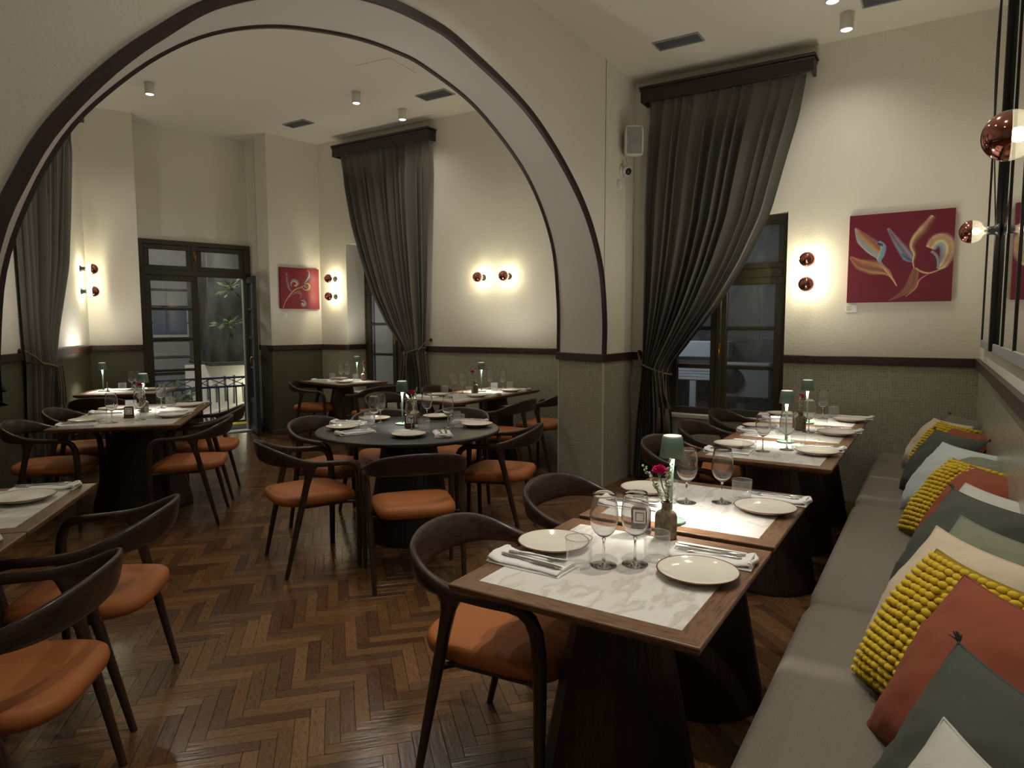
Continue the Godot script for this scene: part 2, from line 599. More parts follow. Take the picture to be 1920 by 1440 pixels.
func room() -> void:
	var pl: Material = M.plaster
	# back wall of the right bay, round the window
	var b := Buf.new()
	var w := Buf.new()
	var inn := Vector2(0, -1)
	slab(b, Vector2(AX - 0.3, BACK), Vector2(-2.16, BACK), inn, RAIL, CEIL, 0.35)
	slab(b, Vector2(-1.10, BACK), Vector2(RIGHT + 0.3, BACK), inn, RAIL, CEIL, 0.35)
	slab(b, Vector2(-2.16, BACK), Vector2(-1.10, BACK), inn, 2.40, CEIL, 0.35)
	slab(w, Vector2(AX - 0.3, BACK), Vector2(-2.16, BACK), inn, 0, RAIL, 0.35)
	slab(w, Vector2(-1.10, BACK), Vector2(RIGHT + 0.3, BACK), inn, 0, RAIL, 0.35)
	slab(w, Vector2(-2.16, BACK), Vector2(-1.10, BACK), inn, 0, 0.63, 0.35)
	var o := struct("wall_back", b.mesh(), pl, "cream plaster back wall with the curtained window and red painting", "wall")
	part("mosaic_wainscot", w.mesh(), M.mosaic, o)
	rail(Vector2(AX, BACK), Vector2(-2.16, BACK), inn)
	rail(Vector2(-1.10, BACK), Vector2(RIGHT, BACK), inn)
	# right wall
	b = Buf.new(); w = Buf.new()
	var rt := Vector2(1, 0)
	slab(b, Vector2(RIGHT, BACK), Vector2(RIGHT, 2.5), rt, RAIL, CEIL, 0.3)
	slab(w, Vector2(RIGHT, BACK), Vector2(RIGHT, 2.5), rt, 0, RAIL, 0.3)
	o = struct("wall_right", b.mesh(), pl, "cream wall with long mirror above the banquette", "wall")
	part("mosaic_wainscot", w.mesh(), M.mosaic, o)
	rail(Vector2(RIGHT, BACK), Vector2(RIGHT, 2.5), rt)
	# wall behind the camera
	b = Buf.new()
	slab(b, Vector2(AL, 2.5), Vector2(RIGHT + 0.3, 2.5), Vector2(0, 1), 0, CEIL, 0.3)
	struct("wall_front", b.mesh(), pl, "cream wall at the near end of the room", "wall")
	arch_wall()
	# left room
	var inside := Vector2(-5.5, -3.8)
	var names := ["wall_left", "wall_left_corner", "", "wall_balcony", "", "wall_beside_door", "wall_pilaster", "wall_back_left"]
	var says := ["cream wall with the long grey curtain at far left", "cream wall between the curtain and the balcony door", "", "cream wall above the balcony door", "", "shaded cream wall right of the balcony door", "cream wall with the small red painting", "cream wall with two side-by-side bulbs beyond the arch"]
	for i in 8:
		var p: Vector2 = POLY[i]
		var q: Vector2 = POLY[i + 1]
		var out := outward(p, q, inside)
		if i == 2 or i == 4:     # the door's reveals
			continue
		b = Buf.new(); w = Buf.new()
		var th := 0.3
		if i == 3:
			slab(b, p, q, out, 2.55, CEILL, 0.25)
			for k in [2, 4]:
				var p2: Vector2 = POLY[k]
				var q2: Vector2 = POLY[k + 1]
				if k == 2:
					p2 = p2.lerp(q2, 0.03)
				else:
					q2 = q2.lerp(p2, 0.03)
				slab(b, p2, q2, outward(p2, q2, Vector2(-8.0, -5.2)), 0.0, CEILL, 0.2)
			struct("wall_balcony", b.mesh(), pl, says[i], "wall")
			continue
		if i == 7:               # window niche from x -6.83 to -5.45
			th = 0.5
			for sx in [[-7.347, -6.83], [-5.45, AL]]:
				slab(b, Vector2(sx[0], BACKL), Vector2(sx[1], BACKL), out, RAIL, CEILL, th)
				slab(w, Vector2(sx[0], BACKL), Vector2(sx[1], BACKL), out, 0, RAIL, th)
			slab(b, Vector2(-6.83, BACKL), Vector2(-5.45, BACKL), out, 2.56, CEILL, th)
			slab(w, Vector2(-6.83, BACKL), Vector2(-5.45, BACKL), out, 0, 0.55, th)
		else:
			if i == 5:
				th = 0.03
			slab(b, p, q, out, RAIL, CEILL, th)
			slab(w, p, q, out, 0, RAIL, th)
		o = struct(names[i], b.mesh(), pl, says[i], "wall")
		part("mosaic_wainscot" if i == 7 else "painted_wainscot", w.mesh(), M.mosaic if i == 7 else M.olive_paint, o)
		var top: float = 1.235 if i < 2 else RAIL
		if i == 7:
			rail(Vector2(-7.347, BACKL), Vector2(-6.83, BACKL), out)
			rail(Vector2(-5.45, BACKL), Vector2(AL, BACKL), out)
			rail(Vector2(-6.83, BACKL), Vector2(-6.83, BACKL - 0.33), Vector2(-1, 0))
		else:
			rail(p, q, out, top)
			if i != 0:
				b = Buf.new()
				slab(b, p, q, -out, 0, 0.06, 0.015, 0.004)
				struct("baseboard_%s" % ["left", "corner", "", "", "", "door", "pilaster"][i], b.mesh(), M.olive_paint, "olive painted skirting board", "baseboard")
	# ceilings
	b = Buf.new()
	b.box(Vector3((AX + RIGHT) * 0.5, CEIL + 0.1, (BACK + 2.5) * 0.5), Vector3(RIGHT - AX + 0.6, 0.2, 2.5 - BACK + 0.7))
	struct("ceiling", b.mesh(), M.ceiling_paint, "plain cream ceiling over the banquette bay", "ceiling")
	b = Buf.new()
	prism(b, POLY, CEILL, CEILL + 0.2)
	struct("ceiling_left", b.mesh(), M.ceiling_paint, "plain cream ceiling beyond the arch", "ceiling")


func prism(b: Buf, poly: Array, y0: float, y1: float) -> void:
	var pp := PackedVector2Array(poly)
	var t := Geometry2D.triangulate_polygon(pp)
	for i in range(0, t.size(), 3):
		for e in [[y0, Vector3.DOWN], [y1, Vector3.UP]]:
			var p := []
			for k in 3:
				var a := pp[t[i + k]]
				p.append(Vector3(a.x, e[0], a.y))
			if (p[1] - p[0]).cross(p[2] - p[0]).dot(e[1]) < 0:
				p.reverse()
			b.tri(p[0], p[1], p[2], -1, Vector2(p[0].x, p[0].z), Vector2(p[1].x, p[1].z), Vector2(p[2].x, p[2].z))
	var area := 0.0
	for i in pp.size():
		area += pp[i].cross(pp[(i + 1) % pp.size()])
	for i in pp.size():
		var a := pp[i]
		var d := pp[(i + 1) % pp.size()]
		var A := Vector3(a.x, y0, a.y)
		var D := Vector3(d.x, y0, d.y)
		var up := Vector3.UP * (y1 - y0)
		if area < 0:
			b.quad(A, D, D + up, A + up)
		else:
			b.quad(D, A, A + up, D + up)


func arch_wall() -> void:
	var n := 121
	var F := smooth(FRONT, n)
	var R := smooth(REAR, n)
	var b := Buf.new()
	var so := Buf.new()
	var px := Vector3.RIGHT
	for i in n - 1:
		var f0: Vector2 = F[i]; var f1: Vector2 = F[i + 1]
		var r0: Vector2 = R[i]; var r1: Vector2 = R[i + 1]
		face(b, [Vector3(AX, f0.y, f0.x), Vector3(AX, f1.y, f1.x), Vector3(AX, CEIL, f1.x), Vector3(AX, CEIL, f0.x)], px, [f0, f1, Vector2(f1.x, CEIL), Vector2(f0.x, CEIL)], 1)
		face(b, [Vector3(AL, r0.y, r0.x), Vector3(AL, r1.y, r1.x), Vector3(AL, CEILL, r1.x), Vector3(AL, CEILL, r0.x)], -px, [r0, r1, Vector2(r1.x, CEILL), Vector2(r0.x, CEILL)], 2)
		var mid := Vector2(-3.1, 1.6) - f0
		face(so, [Vector3(AX, f0.y, f0.x), Vector3(AX, f1.y, f1.x), Vector3(AL, r1.y, r1.x), Vector3(AL, r0.y, r0.x)], Vector3(0, mid.y, mid.x), [Vector2(0, i * 0.07), Vector2(0, i * 0.07 + 0.07), Vector2(0.6, i * 0.07 + 0.07), Vector2(0.6, i * 0.07)], 3)
	var f_a: float = F[0].x; var f_b: float = F[-1].x
	var r_a: float = R[0].x; var r_b: float = R[-1].x
	for s in [[AX, px, BACK - 0.3, f_a, CEIL], [AX, px, f_b, 2.6, CEIL], [AL, -px, BACKL - 0.3, r_a, CEILL], [AL, -px, r_b, 2.6, CEILL]]:
		face(b, [Vector3(s[0], RAIL, s[2]), Vector3(s[0], RAIL, s[3]), Vector3(s[0], s[4], s[3]), Vector3(s[0], s[4], s[2])], s[1], [Vector2(s[2], RAIL), Vector2(s[3], RAIL), Vector2(s[3], s[4]), Vector2(s[2], s[4])], 1 if s[0] == AX else 2)
	face(b, [Vector3(AX, CEIL, BACK - 0.3), Vector3(AX, CEIL, 2.6), Vector3(AL, CEILL, 2.6), Vector3(AL, CEILL, BACK - 0.3)], Vector3.UP, [], 5)
	var o := struct("wall_arch", b.mesh(false), M.plaster, "cream wall pierced by the wide round arch", "wall")
	part("soffit", so.mesh(false), M.shaded_soffit_plaster, o)
	# tiled piers below the springing
	var w := Buf.new()
	for s in [[AX, px, BACK - 0.3, f_a], [AX, px, f_b, 2.6], [AL, -px, BACKL - 0.3, r_a], [AL, -px, r_b, 2.6]]:
		face(w, [Vector3(s[0], 0, s[2]), Vector3(s[0], 0, s[3]), Vector3(s[0], RAIL, s[3]), Vector3(s[0], RAIL, s[2])], s[1], [Vector2(s[2], 0), Vector2(s[3], 0), Vector2(s[3], RAIL), Vector2(s[2], RAIL)])
	for s in [[f_a, r_a, 1.0], [f_b, r_b, -1.0]]:
		var ww := Vector2(AX - AL, s[0] - s[1]).length()
		face(w, [Vector3(AX, 0, s[0]), Vector3(AL, 0, s[1]), Vector3(AL, RAIL, s[1]), Vector3(AX, RAIL, s[0])], Vector3(0, 0, s[2]), [Vector2.ZERO, Vector2(ww, 0), Vector2(ww, RAIL), Vector2(0, RAIL)])
	part("mosaic_pier", w.mesh(false), M.mosaic, o)
	# pale edge strips on the tile corners
	w = Buf.new()
	w.box(Vector3(AX, 0.565, f_a), Vector3(0.012, 1.13, 0.012))
	w.box(Vector3(AL, 0.565, r_a), Vector3(0.012, 1.13, 0.012))
	part("edge_strip", w.mesh(), M.white_sill, o)
	# wooden edge of the arch, front and rear
	for e in [[F, AX, 0.046, 1.0, "dark wooden band along the arch edge nearest us", 0.02], [R, AL, 0.036, -1.0, "dark wooden band along the far edge of the arch", 0.03]]:
		var rings := []
		for i in n:
			var p: Vector2 = e[0][i]
			var t: Vector2 = (e[0][mini(i + 1, n - 1)] - e[0][maxi(i - 1, 0)]).normalized()
			var nn := Vector2(-t.y, t.x)
			if nn.dot(Vector2(-3.1, 1.2) - p) > 0:
				nn = -nn
			var a: Vector2 = p - nn * (e[5] * 0.5)
			var d: Vector2 = p + nn * (e[2] - e[5] * 0.5)
			var x0: float = e[1] - e[3] * 0.012
			var x1: float = e[1] + e[3] * 0.016
			rings.append(PackedVector3Array([Vector3(x0, a.y, a.x), Vector3(x1, a.y, a.x), Vector3(x1, d.y, d.x), Vector3(x0, d.y, d.x)]))
		var t := Buf.new()
		for k in 4:
			var strip := []
			for rr in rings:
				strip.append(PackedVector3Array([rr[k], rr[(k + 1) % 4]]))
			t.loft(strip, k, false, false, false)
		rails += 1
		struct("trim_%d" % rails, t.mesh(), M.trim_wood, e[4], "trim")
	# rails round the piers
	rail(Vector2(AX, BACK), Vector2(AX, f_a + 0.02), Vector2(-1, 0))
	var dn := Vector2(AL - AX, r_a - f_a).normalized()
	rail(Vector2(AX, f_a) - dn * 0.024, Vector2(AL, r_a) + dn * 0.024, dn.orthogonal() if dn.orthogonal().y < 0 else -dn.orthogonal())
	rail(Vector2(AL, r_a), Vector2(AL, BACKL), Vector2(1, 0))
	rail(Vector2(AX, f_b), Vector2(AX, 2.5), Vector2(-1, 0))
	dn = Vector2(AL - AX, r_b - f_b).normalized()
	rail(Vector2(AX, f_b) - dn * 0.024, Vector2(AL, r_b) + dn * 0.024, dn.orthogonal() if dn.orthogonal().y > 0 else -dn.orthogonal())
	rail(Vector2(AL, r_b), Vector2(AL, 0.16), Vector2(1, 0))


# ---------------------------------------------------------------- windows and door
# frame bars between (x0,y0) and (x1,y1): outer ring of width fw
func ring(b: Buf, x0: float, y0: float, x1: float, y1: float, fw: float, z: float, th: float, ch := 0.005) -> void:
	b.box(Vector3((x0 + x1) * 0.5, y0 + fw * 0.5, z), Vector3(x1 - x0, fw, th), ch)
	b.box(Vector3((x0 + x1) * 0.5, y1 - fw * 0.5, z), Vector3(x1 - x0, fw, th), ch)
	b.box(Vector3(x0 + fw * 0.5, (y0 + y1) * 0.5, z), Vector3(fw, y1 - y0 - fw * 2, th), ch)
	b.box(Vector3(x1 - fw * 0.5, (y0 + y1) * 0.5, z), Vector3(fw, y1 - y0 - fw * 2, th), ch)


func sash(root: Node3D, x0: float, y0: float, x1: float, y1: float, fw: float, bars: Array, z: float, mt: Material, bottom := 0.0) -> Node3D:
	var b := Buf.new()
	ring(b, x0, y0, x1, y1, fw, z, 0.05)
	var yb := y0 + fw
	if bottom > 0.0:
		b.box(Vector3((x0 + x1) * 0.5, y0 + bottom * 0.5, z), Vector3(x1 - x0 - fw, bottom, 0.03), 0.004)
		b.box(Vector3((x0 + x1) * 0.5, y0 + bottom, z), Vector3(x1 - x0 - fw, 0.06, 0.045), 0.004)
		yb = y0 + bottom + 0.03
	var s := part("sash", b.mesh(), mt, root)
	for y in bars:
		b = Buf.new()
		b.box(Vector3((x0 + x1) * 0.5, y, z), Vector3(x1 - x0 - fw * 2 + 0.01, 0.035, 0.036), 0.006)
		part("glazing_bar", b.mesh(), mt, s)
	var ys := [yb] + bars + [y1 - fw]
	for i in ys.size() - 1:
		b = Buf.new()
		var ya: float = minf(ys[i], ys[i + 1])
		var yc: float = maxf(ys[i], ys[i + 1])
		b.box(Vector3((x0 + x1) * 0.5, (ya + yc) * 0.5, z), Vector3(x1 - x0 - fw * 2 + 0.01, yc - ya, 0.004))
		part("pane", b.mesh(), M.window_glass, s)
	return s


func handle(root: Node3D, at: Vector3) -> void:
	var b := Buf.new()
	b.box(at + Vector3(0, 0, 0.004), Vector3(0.022, 0.09, 0.008), 0.003)
	b.tube([at, at + Vector3(0, 0, 0.03), at + Vector3(0.004, -0.012, 0.042), at + Vector3(0.004, -0.07, 0.042), at + Vector3(0, -0.095, 0.036)], [0.008, 0.008, 0.009, 0.008, 0.006], 8)
	part("handle", b.mesh(), M.brass, root)


func windows() -> void:
	# window of the right bay, in its own axes: x along the wall, origin at the floor
	var w := Node3D.new()
	w.name = "window_1"
	add_child(w)
	w.position = Vector3(0, 0, -6.18)
	tag(w, "dark olive wooden window behind the large curtain in the back wall", "window", "", "structure")
	var b := Buf.new()
	ring(b, -2.16, 0.60, -1.10, 2.40, 0.045, 0, 0.09)
	b.box(Vector3(-1.63, 1.905, 0.005), Vector3(0.97, 0.08, 0.09), 0.008)
	b.box(Vector3(-1.68, 1.25, 0.01), Vector3(0.05, 1.3, 0.09), 0.008)
	b.box(Vector3(-1.63, 2.16, 0.0), Vector3(0.05, 0.46, 0.08), 0.006)
	part("frame", b.mesh(), M.frame_paint, w)
	for e in [[-2.12, -1.69], [-1.67, -1.14]]:
		sash(w, e[0], 0.63, e[1], 1.87, 0.062, [1.075, 1.425], 0.02, M.frame_paint)
		sash(w, e[0], 1.945, e[1], 2.365, 0.05, [], 0.015, M.frame_paint)
	handle(w, Vector3(-1.665, 1.24, 0.05))
	b = Buf.new()
	b.box(Vector3(-1.63, 0.615, 0.06), Vector3(1.06, 0.035, 0.17), 0.004)
	part("sill", b.mesh(), M.white_sill, w)
	# window in the deep niche of the left room
	w = Node3D.new()
	w.name = "window_2"
	add_child(w)
	w.position = Vector3(0, 0, -6.93)
	tag(w, "dark olive window in the niche behind the middle curtain", "window", "", "structure")
	b = Buf.new()
	ring(b, -6.86, 0.5, -5.42, 2.58, 0.05, 0, 0.1)
	b.box(Vector3(-6.14, 2.0, 0.005), Vector3(1.35, 0.09, 0.1), 0.008)
	part("frame", b.mesh(), M.frame_paint, w)
	sash(w, -6.80, 0.58, -6.25, 1.96, 0.07, [1.06, 1.48], 0.025, M.frame_paint)
	sash(w, -6.23, 0.58, -5.48, 1.96, 0.07, [1.06, 1.48], 0.025, M.frame_paint)
	sash(w, -6.80, 2.03, -6.15, 2.53, 0.06, [], 0.02, M.frame_paint)
	sash(w, -6.13, 2.03, -5.48, 2.53, 0.06, [], 0.02, M.frame_paint)
	handle(w, Vector3(-6.24, 1.3, 0.055))
	b = Buf.new()
	b.box(Vector3(-6.14, 0.535, 0.2), Vector3(1.38, 0.04, 0.36), 0.004)
	part("sill", b.mesh(), M.white_sill, w)
	# balcony door: local x from the left jamb to the right, z into the room
	var d := Node3D.new()
	d.name = "door_1"
	add_child(d)
	var p := Vector3(-8.47, 0, -4.62)
	var ax := (Vector3(-8.07, 0, -5.93) - p).normalized()
	d.transform = Transform3D(Basis(ax, Vector3.UP, ax.cross(Vector3.UP)), p)
	tag(d, "dark french door to the balcony with its right leaf open", "door", "", "structure")
	b = Buf.new()
	b.box(Vector3(0.685, 2.52, 0), Vector3(1.37, 0.06, 0.1), 0.006)
	b.box(Vector3(0.685, 2.14, 0), Vector3(1.37, 0.07, 0.1), 0.006)
	b.box(Vector3(0.03, 1.25, 0), Vector3(0.06, 2.5, 0.1), 0.006)
	b.box(Vector3(1.33, 1.25, 0), Vector3(0.08, 2.5, 0.1), 0.006)
	b.box(Vector3(0.655, 2.33, 0.005), Vector3(0.07, 0.34, 0.09), 0.006)
	part("frame", b.mesh(), M.frame_paint, d)
	sash(d, 0.06, 2.17, 0.63, 2.49, 0.06, [], 0.01, M.frame_paint)
	sash(d, 0.68, 2.17, 1.29, 2.49, 0.06, [], 0.01, M.frame_paint)
	sash(d, 0.05, 0.02, 0.685, 2.11, 0.075, [0.888, 1.296, 1.68], 0.01, M.frame_paint, 0.42)
	handle(d, Vector3(0.65, 2.38, 0.05))
	b = Buf.new()
	b.box(Vector3(0.685, 0.008, 0), Vector3(1.37, 0.016, 0.16), 0.003)
	part("threshold", b.mesh(), M.white_sill, d)
	b = Buf.new()
	b.box(Vector3(1.285, 1.05, -0.03), Vector3(0.02, 2.08, 0.05), 0.003)
	part("door_jamb", b.mesh(), M.white_sill, d)
	# the open leaf
	var lf := Node3D.new()
	lf.name = "door_2"
	add_child(lf)
	var hp := Vector3(-8.05, 0, -5.88)
	var lx := (Vector3(-7.53, 0, -5.60) - hp).normalized()
	lf.transform = Transform3D(Basis(lx, Vector3.UP, lx.cross(Vector3.UP)), hp)
	tag(lf, "open leaf of the balcony door standing into the room", "door", "", "structure")
	sash(lf, 0.0, 0.02, 0.60, 2.11, 0.085, [0.888, 1.296, 1.68], 0.0, M.leaf_paint, 0.42)
	handle(lf, Vector3(0.56, 1.05, 0.03))


# ---------------------------------------------------------------- parquet
func in_room(p: Vector2) -> bool:
	if p.x > AL and p.x < RIGHT and p.y > BACK and p.y < 2.4:
		return true
	return Geometry2D.is_point_in_polygon(p, PackedVector2Array(POLY))


func floor_planks() -> void:
	var b := Buf.new()
	b.box(Vector3((AL + RIGHT) * 0.5, -0.06, (BACK + 2.5) * 0.5), Vector3(RIGHT - AL + 0.4, 0.1, 2.5 - BACK + 0.4))
	prism(b, POLY, -0.11, -0.01)
	var fl := struct("floor", b.mesh(), M.subfloor, "herringbone parquet floor of dark brown oak", "floor")
	var L := 0.30
	var wd := 0.054
	var s2 := 0.70710678
	var p1 := Vector2(s2, -s2)
	var p2 := Vector2(s2, s2)
	var q := Vector2(-s2, -s2)
	var near := []
	var turn := deg_to_rad(-2.0)
	for i in range(-26, 6):
		for j in range(-40, 130):
			var O := Vector2(i * L / s2, 2.2 - j * wd / s2)
			var E := O + p1 * L + q * wd
			for k in 2:
				var ctr: Vector2
				var dir: Vector2
				if k == 0:
					ctr = O + p1 * L * 0.5 + q * wd * 0.5
					dir = p1
				else:
					ctr = E + p2 * L * 0.5 + p1 * wd * 0.5
					dir = p2
				ctr = (ctr - Vector2(-1.92, -1.47)).rotated(turn) + Vector2(-1.92, -1.47)
				dir = dir.rotated(turn)
				if not in_room(ctr) and not in_room(ctr + dir * 0.13) and not in_room(ctr - dir * 0.13):
					continue
				near.append([ctr, dir])
	# the ones nearest the camera and inside the frame come first
	var cam := Vector2(0, 0)
	var look := Vector2(-sin(deg_to_rad(32.4)), -cos(deg_to_rad(32.4)))
	var seen := []
	var rest := []
	for e in near:
		var r: Vector2 = e[0] - cam
		var fwd := r.dot(look)
		var side := absf(r.cross(look))
		if fwd > 1.85 and side < fwd * 0.80 and e[0].x < -0.5 and e[0].x > AL - 2.0:
			seen.append([fwd, e[0], e[1]])
		else:
			rest.append(e)
	seen.sort_custom(func(a, c): return a[0] < c[0])
	var variants := []
	for k in 6:
		var vb := Buf.new()
		plank(vb, Vector2.ZERO, Vector2(1, 0), L, wd, Vector2(rng.randf() * 5, rng.randf() * 5), 0.0, 0.0)
		variants.append(vb.mesh(false))
	for k in seen.size():
		if k < 300:
			var dd: Vector2 = seen[k][2]
			var bs := Basis(Vector3(dd.x, 0, dd.y), Vector3.UP, Vector3(-dd.y, 0, dd.x))
			bs = bs * Basis(Vector3.RIGHT, rng.randfn(0.0, 0.0022)) * Basis(Vector3.BACK, rng.randfn(0.0, 0.0006))
			part("plank", variants[rng.randi() % 6], M["oak_%d" % (rng.randi() % plank_tones.size())], fl, Transform3D(bs, Vector3(seen[k][1].x, -0.001 + rng.randf() * 0.0006, seen[k][1].y)))
		else:
			rest.append([seen[k][1], seen[k][2]])
	var fb := Buf.new()
	for e in rest:
		fb.col = plank_tones[rng.randi() % plank_tones.size()].srgb_to_linear()
		plank(fb, e[0], e[1], L, wd, Vector2(rng.randf() * 5, rng.randf() * 5), -0.001 + rng.randf() * 0.0006, rng.randfn(0.0, 0.0022))
	var fo := part("plank_field", fb.mesh(false, true), M.oak_field, fl)
	tag(fo, "", "", "", "stuff")


func plank(b: Buf, ctr: Vector2, d: Vector2, L: float, w: float, off: Vector2, y: float, roll: float) -> void:
	var sd := Vector2(-d.y, d.x)
	var hl := L * 0.5 - 0.0004
	var hw := w * 0.5 - 0.0004
	var k := 0.0009
	var pt := func(x: float, z: float, yy: float) -> Vector3:
		var p := ctr + d * x + sd * z
		return Vector3(p.x, y + yy + z * roll, p.y)
	var T := []
	var Bo := []
	for s in [[-1, -1], [1, -1], [1, 1], [-1, 1]]:
		T.append(pt.call(s[0] * (hl - k), s[1] * (hw - k), 0.0))
		Bo.append(pt.call(s[0] * hl, s[1] * hw, -0.0012))
	var us := [off + Vector2(-hw, -hl), off + Vector2(-hw, hl), off + Vector2(hw, hl), off + Vector2(hw, -hl)]
	face(b, T, Vector3.UP, us)
	for i in 4:
		var j := (i + 1) % 4
		face(b, [T[i], T[j], Bo[j], Bo[i]], Vector3.UP, [us[i], us[j], us[j], us[i]])


# ---------------------------------------------------------------- what the windows look out on
func outside() -> void:
	var d: Node3D = get_node("door_1")
	var X := d.transform.basis.x
	var N := -d.transform.basis.z                # away from the room
	var P := d.position
	var at := func(x: float, y: float, off: float) -> Vector3: return P + X * x + N * off + Vector3.UP * y
	var bs := Basis(X, Vector3.UP, -N)
	# balcony slab
	var b := Buf.new()
	b.box(at.call(0.9, -0.12, 0.45), Vector3(2.6, 0.2, 0.8), 0.01, bs)
	single("balcony_slab", b.mesh(), M.concrete, "grey concrete balcony slab outside the french door", "balcony")
	# railing
	var r := thing("balcony_railing", at.call(0, 0, 0.62), 0, "blue iron balcony railing with crossed bars outside the door", "railing")
	r.basis = bs
	var lo := 0.02
	for y in [0.71, 0.58, 0.06]:
		b = Buf.new()
		b.box(Vector3(0.85, y, 0), Vector3(2.3, 0.028, 0.03), 0.004)
		part("rail", b.mesh(), M.blue_metal, r)
	b = Buf.new()
	b.box(Vector3(0, (0.06 + 0.58) * 0.5, 0), Vector3(0.016, 0.52, 0.016), 0.002)
	var bar := b.mesh()
	for k in 19:
		part("baluster", bar, M.blue_metal, r, Transform3D(Basis.IDENTITY, Vector3(-0.25 + k * 0.122, 0, 0)))
	b = Buf.new()
	b.tube([Vector3(-0.12, 0.59, 0), Vector3(0, 0.645, 0), Vector3(0.12, 0.70, 0)], [0.006], 5)
	b.tube([Vector3(-0.12, 0.70, 0.008), Vector3(0, 0.645, 0.008), Vector3(0.12, 0.59, 0.008)], [0.006], 5)
	var cr := b.mesh()
	for k in 9:
		part("crossed_bar", cr, M.blue_metal, r, Transform3D(Basis.IDENTITY, Vector3(-0.1 + k * 0.24, 0, 0)))
	# stained concrete block across the lane, lit shop front under it
	b = Buf.new()
	b.box(at.call(2.02, 2.05, 3.0), Vector3(1.02, 2.5, 1.2), 0.01, bs * Basis(Vector3.BACK, 0.0))
	b.box(at.call(2.02, 0.82, 2.95), Vector3(1.06, 0.06, 1.3), 0.01, bs)
	single("concrete_canopy", b.mesh(), M.concrete, "stained grey concrete block hanging over the lit shop front", "building")
	var shop := thing("shop_front", at.call(1.2, -1.0, 2.75), 0, "brightly lit white shop front with sketches below the concrete block", "shop front")
	shop.basis = bs * Basis(Vector3.UP, -0.25)
	b = Buf.new()
	b.box(Vector3(0.75, 0.9, 0), Vector3(1.5, 1.8, 0.08), 0.005)
	part("panel", b.mesh(), M.sign_white, shop)
	b = Buf.new()
	for k in 9:
		var x := 0.2 + k * 0.14
		b.box(Vector3(x, 1.35 + 0.05 * sin(k * 2.3), 0.045), Vector3(0.03, 0.4 + 0.1 * cos(k * 1.7), 0.01), 0.0, Basis(Vector3.BACK, 0.2 * sin(k * 3.1)))
	part("sketch_line", b.mesh(), M.ink, shop)
	b = Buf.new()
	b.box(Vector3(0.9, 0.66, 0.06), Vector3(1.3, 0.30, 0.04), 0.004, Basis(Vector3.BACK, 0.28))
	part("yellow_board", b.mesh(), M.sign_yellow, shop)
	b = Buf.new()
	b.box(Vector3(0.78, 0.99, 0.06), Vector3(1.4, 0.2, 0.04), 0.004, Basis(Vector3.BACK, 0.28))
	part("sign_board", b.mesh(), M.sign_white, shop)
	b = Buf.new()
	for k in 10:
		var x := 0.3 + k * 0.1
		b.box(Vector3(x, 0.86 + k * 0.0288, 0.085), Vector3(0.035, 0.09, 0.008), 0.0, Basis(Vector3.BACK, 0.28))
	part("sign_mark", b.mesh(), M.ink, shop)
	b = Buf.new()
	b.box(Vector3(0.98, 1.45, 0.09), Vector3(0.035, 0.62, 0.035), 0.008)
	part("tube_light", b.mesh(), M.tube_light, shop)
	omni(Vector3(0.98, 1.4, 0.35), 0.5, Color(1.0, 0.98, 0.86), shop, 0.1)
	# facade across the street behind the fixed leaf
	var f := thing("facade", at.call(-0.6, -2.0, 5.2), 0, "pale building with ledges and a blue window seen through the door panes", "building")
	f.basis = bs
	b = Buf.new()
	b.box(Vector3(1.6, 2.6, 0), Vector3(3.6, 6.2, 0.3))
	part("wall", b.mesh(), M.facade, f)
	for k in 8:
		b = Buf.new()
		b.box(Vector3(1.6, 2.2 + k * 0.33, 0.16), Vector3(3.6, 0.035, 0.04))
		part("ledge", b.mesh(), M.black_metal if k % 2 else M.concrete, f)
	b = Buf.new()
	b.box(Vector3(2.15, 3.55, 0.155), Vector3(0.75, 0.62, 0.04), 0.005)
	var fw := part("window", b.mesh(), M.shutter, f)
	b = Buf.new()
	b.box(Vector3(2.15, 3.55, 0.18), Vector3(0.62, 0.5, 0.01))
	part("pane", b.mesh(), mat("dusk_pane", rgb(84, 100, 128), 0.2), fw)
	b = Buf.new()
	b.box(Vector3(1.75, 2.6, 0.3), Vector3(0.05, 3.6, 0.05), 0.01)
	part("drain_pipe", b.mesh(), M.black_metal, f)
	omni(at.call(0.6, 3.6, 1.5), 20.0, Color(0.97, 0.97, 0.95), self, 0.2)  # unseen outdoor lamp, placed to light the concrete block and facade
	# leaves
	for e in [["leafy_branch", Vector2(1.5, 2.05), 1.2, 26, 0.26, "green leaves hanging at the top right of the open door"], ["leafy_branch", Vector2(1.42, 1.5), 1.1, 22, 0.2, "green leaves halfway up the right of the open door"], ["balcony_plant", Vector2(0.42, 0.42), 0.4, 34, 0.3, "large-leaved plant low behind the fixed door leaf"]]:
		var pl := thing(e[0], at.call(e[1].x, e[1].y, e[2]), 0, e[5], "plant")
		b = Buf.new()
		var tw := Buf.new()
		var ln: float = 0.13 if e[0] == "leafy_branch" else 0.2
		for k in e[3]:
			var dir := Vector3(rng.randf_range(-1, 1), rng.randf_range(-0.7, 0.9), rng.randf_range(-1, 1)).normalized()
			var c0: Vector3 = dir * rng.randf_range(0.02, e[4])
			var sd := dir.cross(Vector3(rng.randf(), 1, rng.randf())).normalized()
			var nn := sd.cross(dir)
			var wdt := ln * 0.24
			var tip: Vector3 = c0 + dir * ln
			var m := c0 + dir * ln * 0.45 + nn * 0.012
			b.tri(c0, m, c0 + dir * ln * 0.4 + sd * wdt, 0); b.tri(c0 + dir * ln * 0.4 + sd * wdt, m, tip, 0)
			b.tri(c0, c0 + dir * ln * 0.4 - sd * wdt, m, 0); b.tri(c0 + dir * ln * 0.4 - sd * wdt, tip, m, 0)
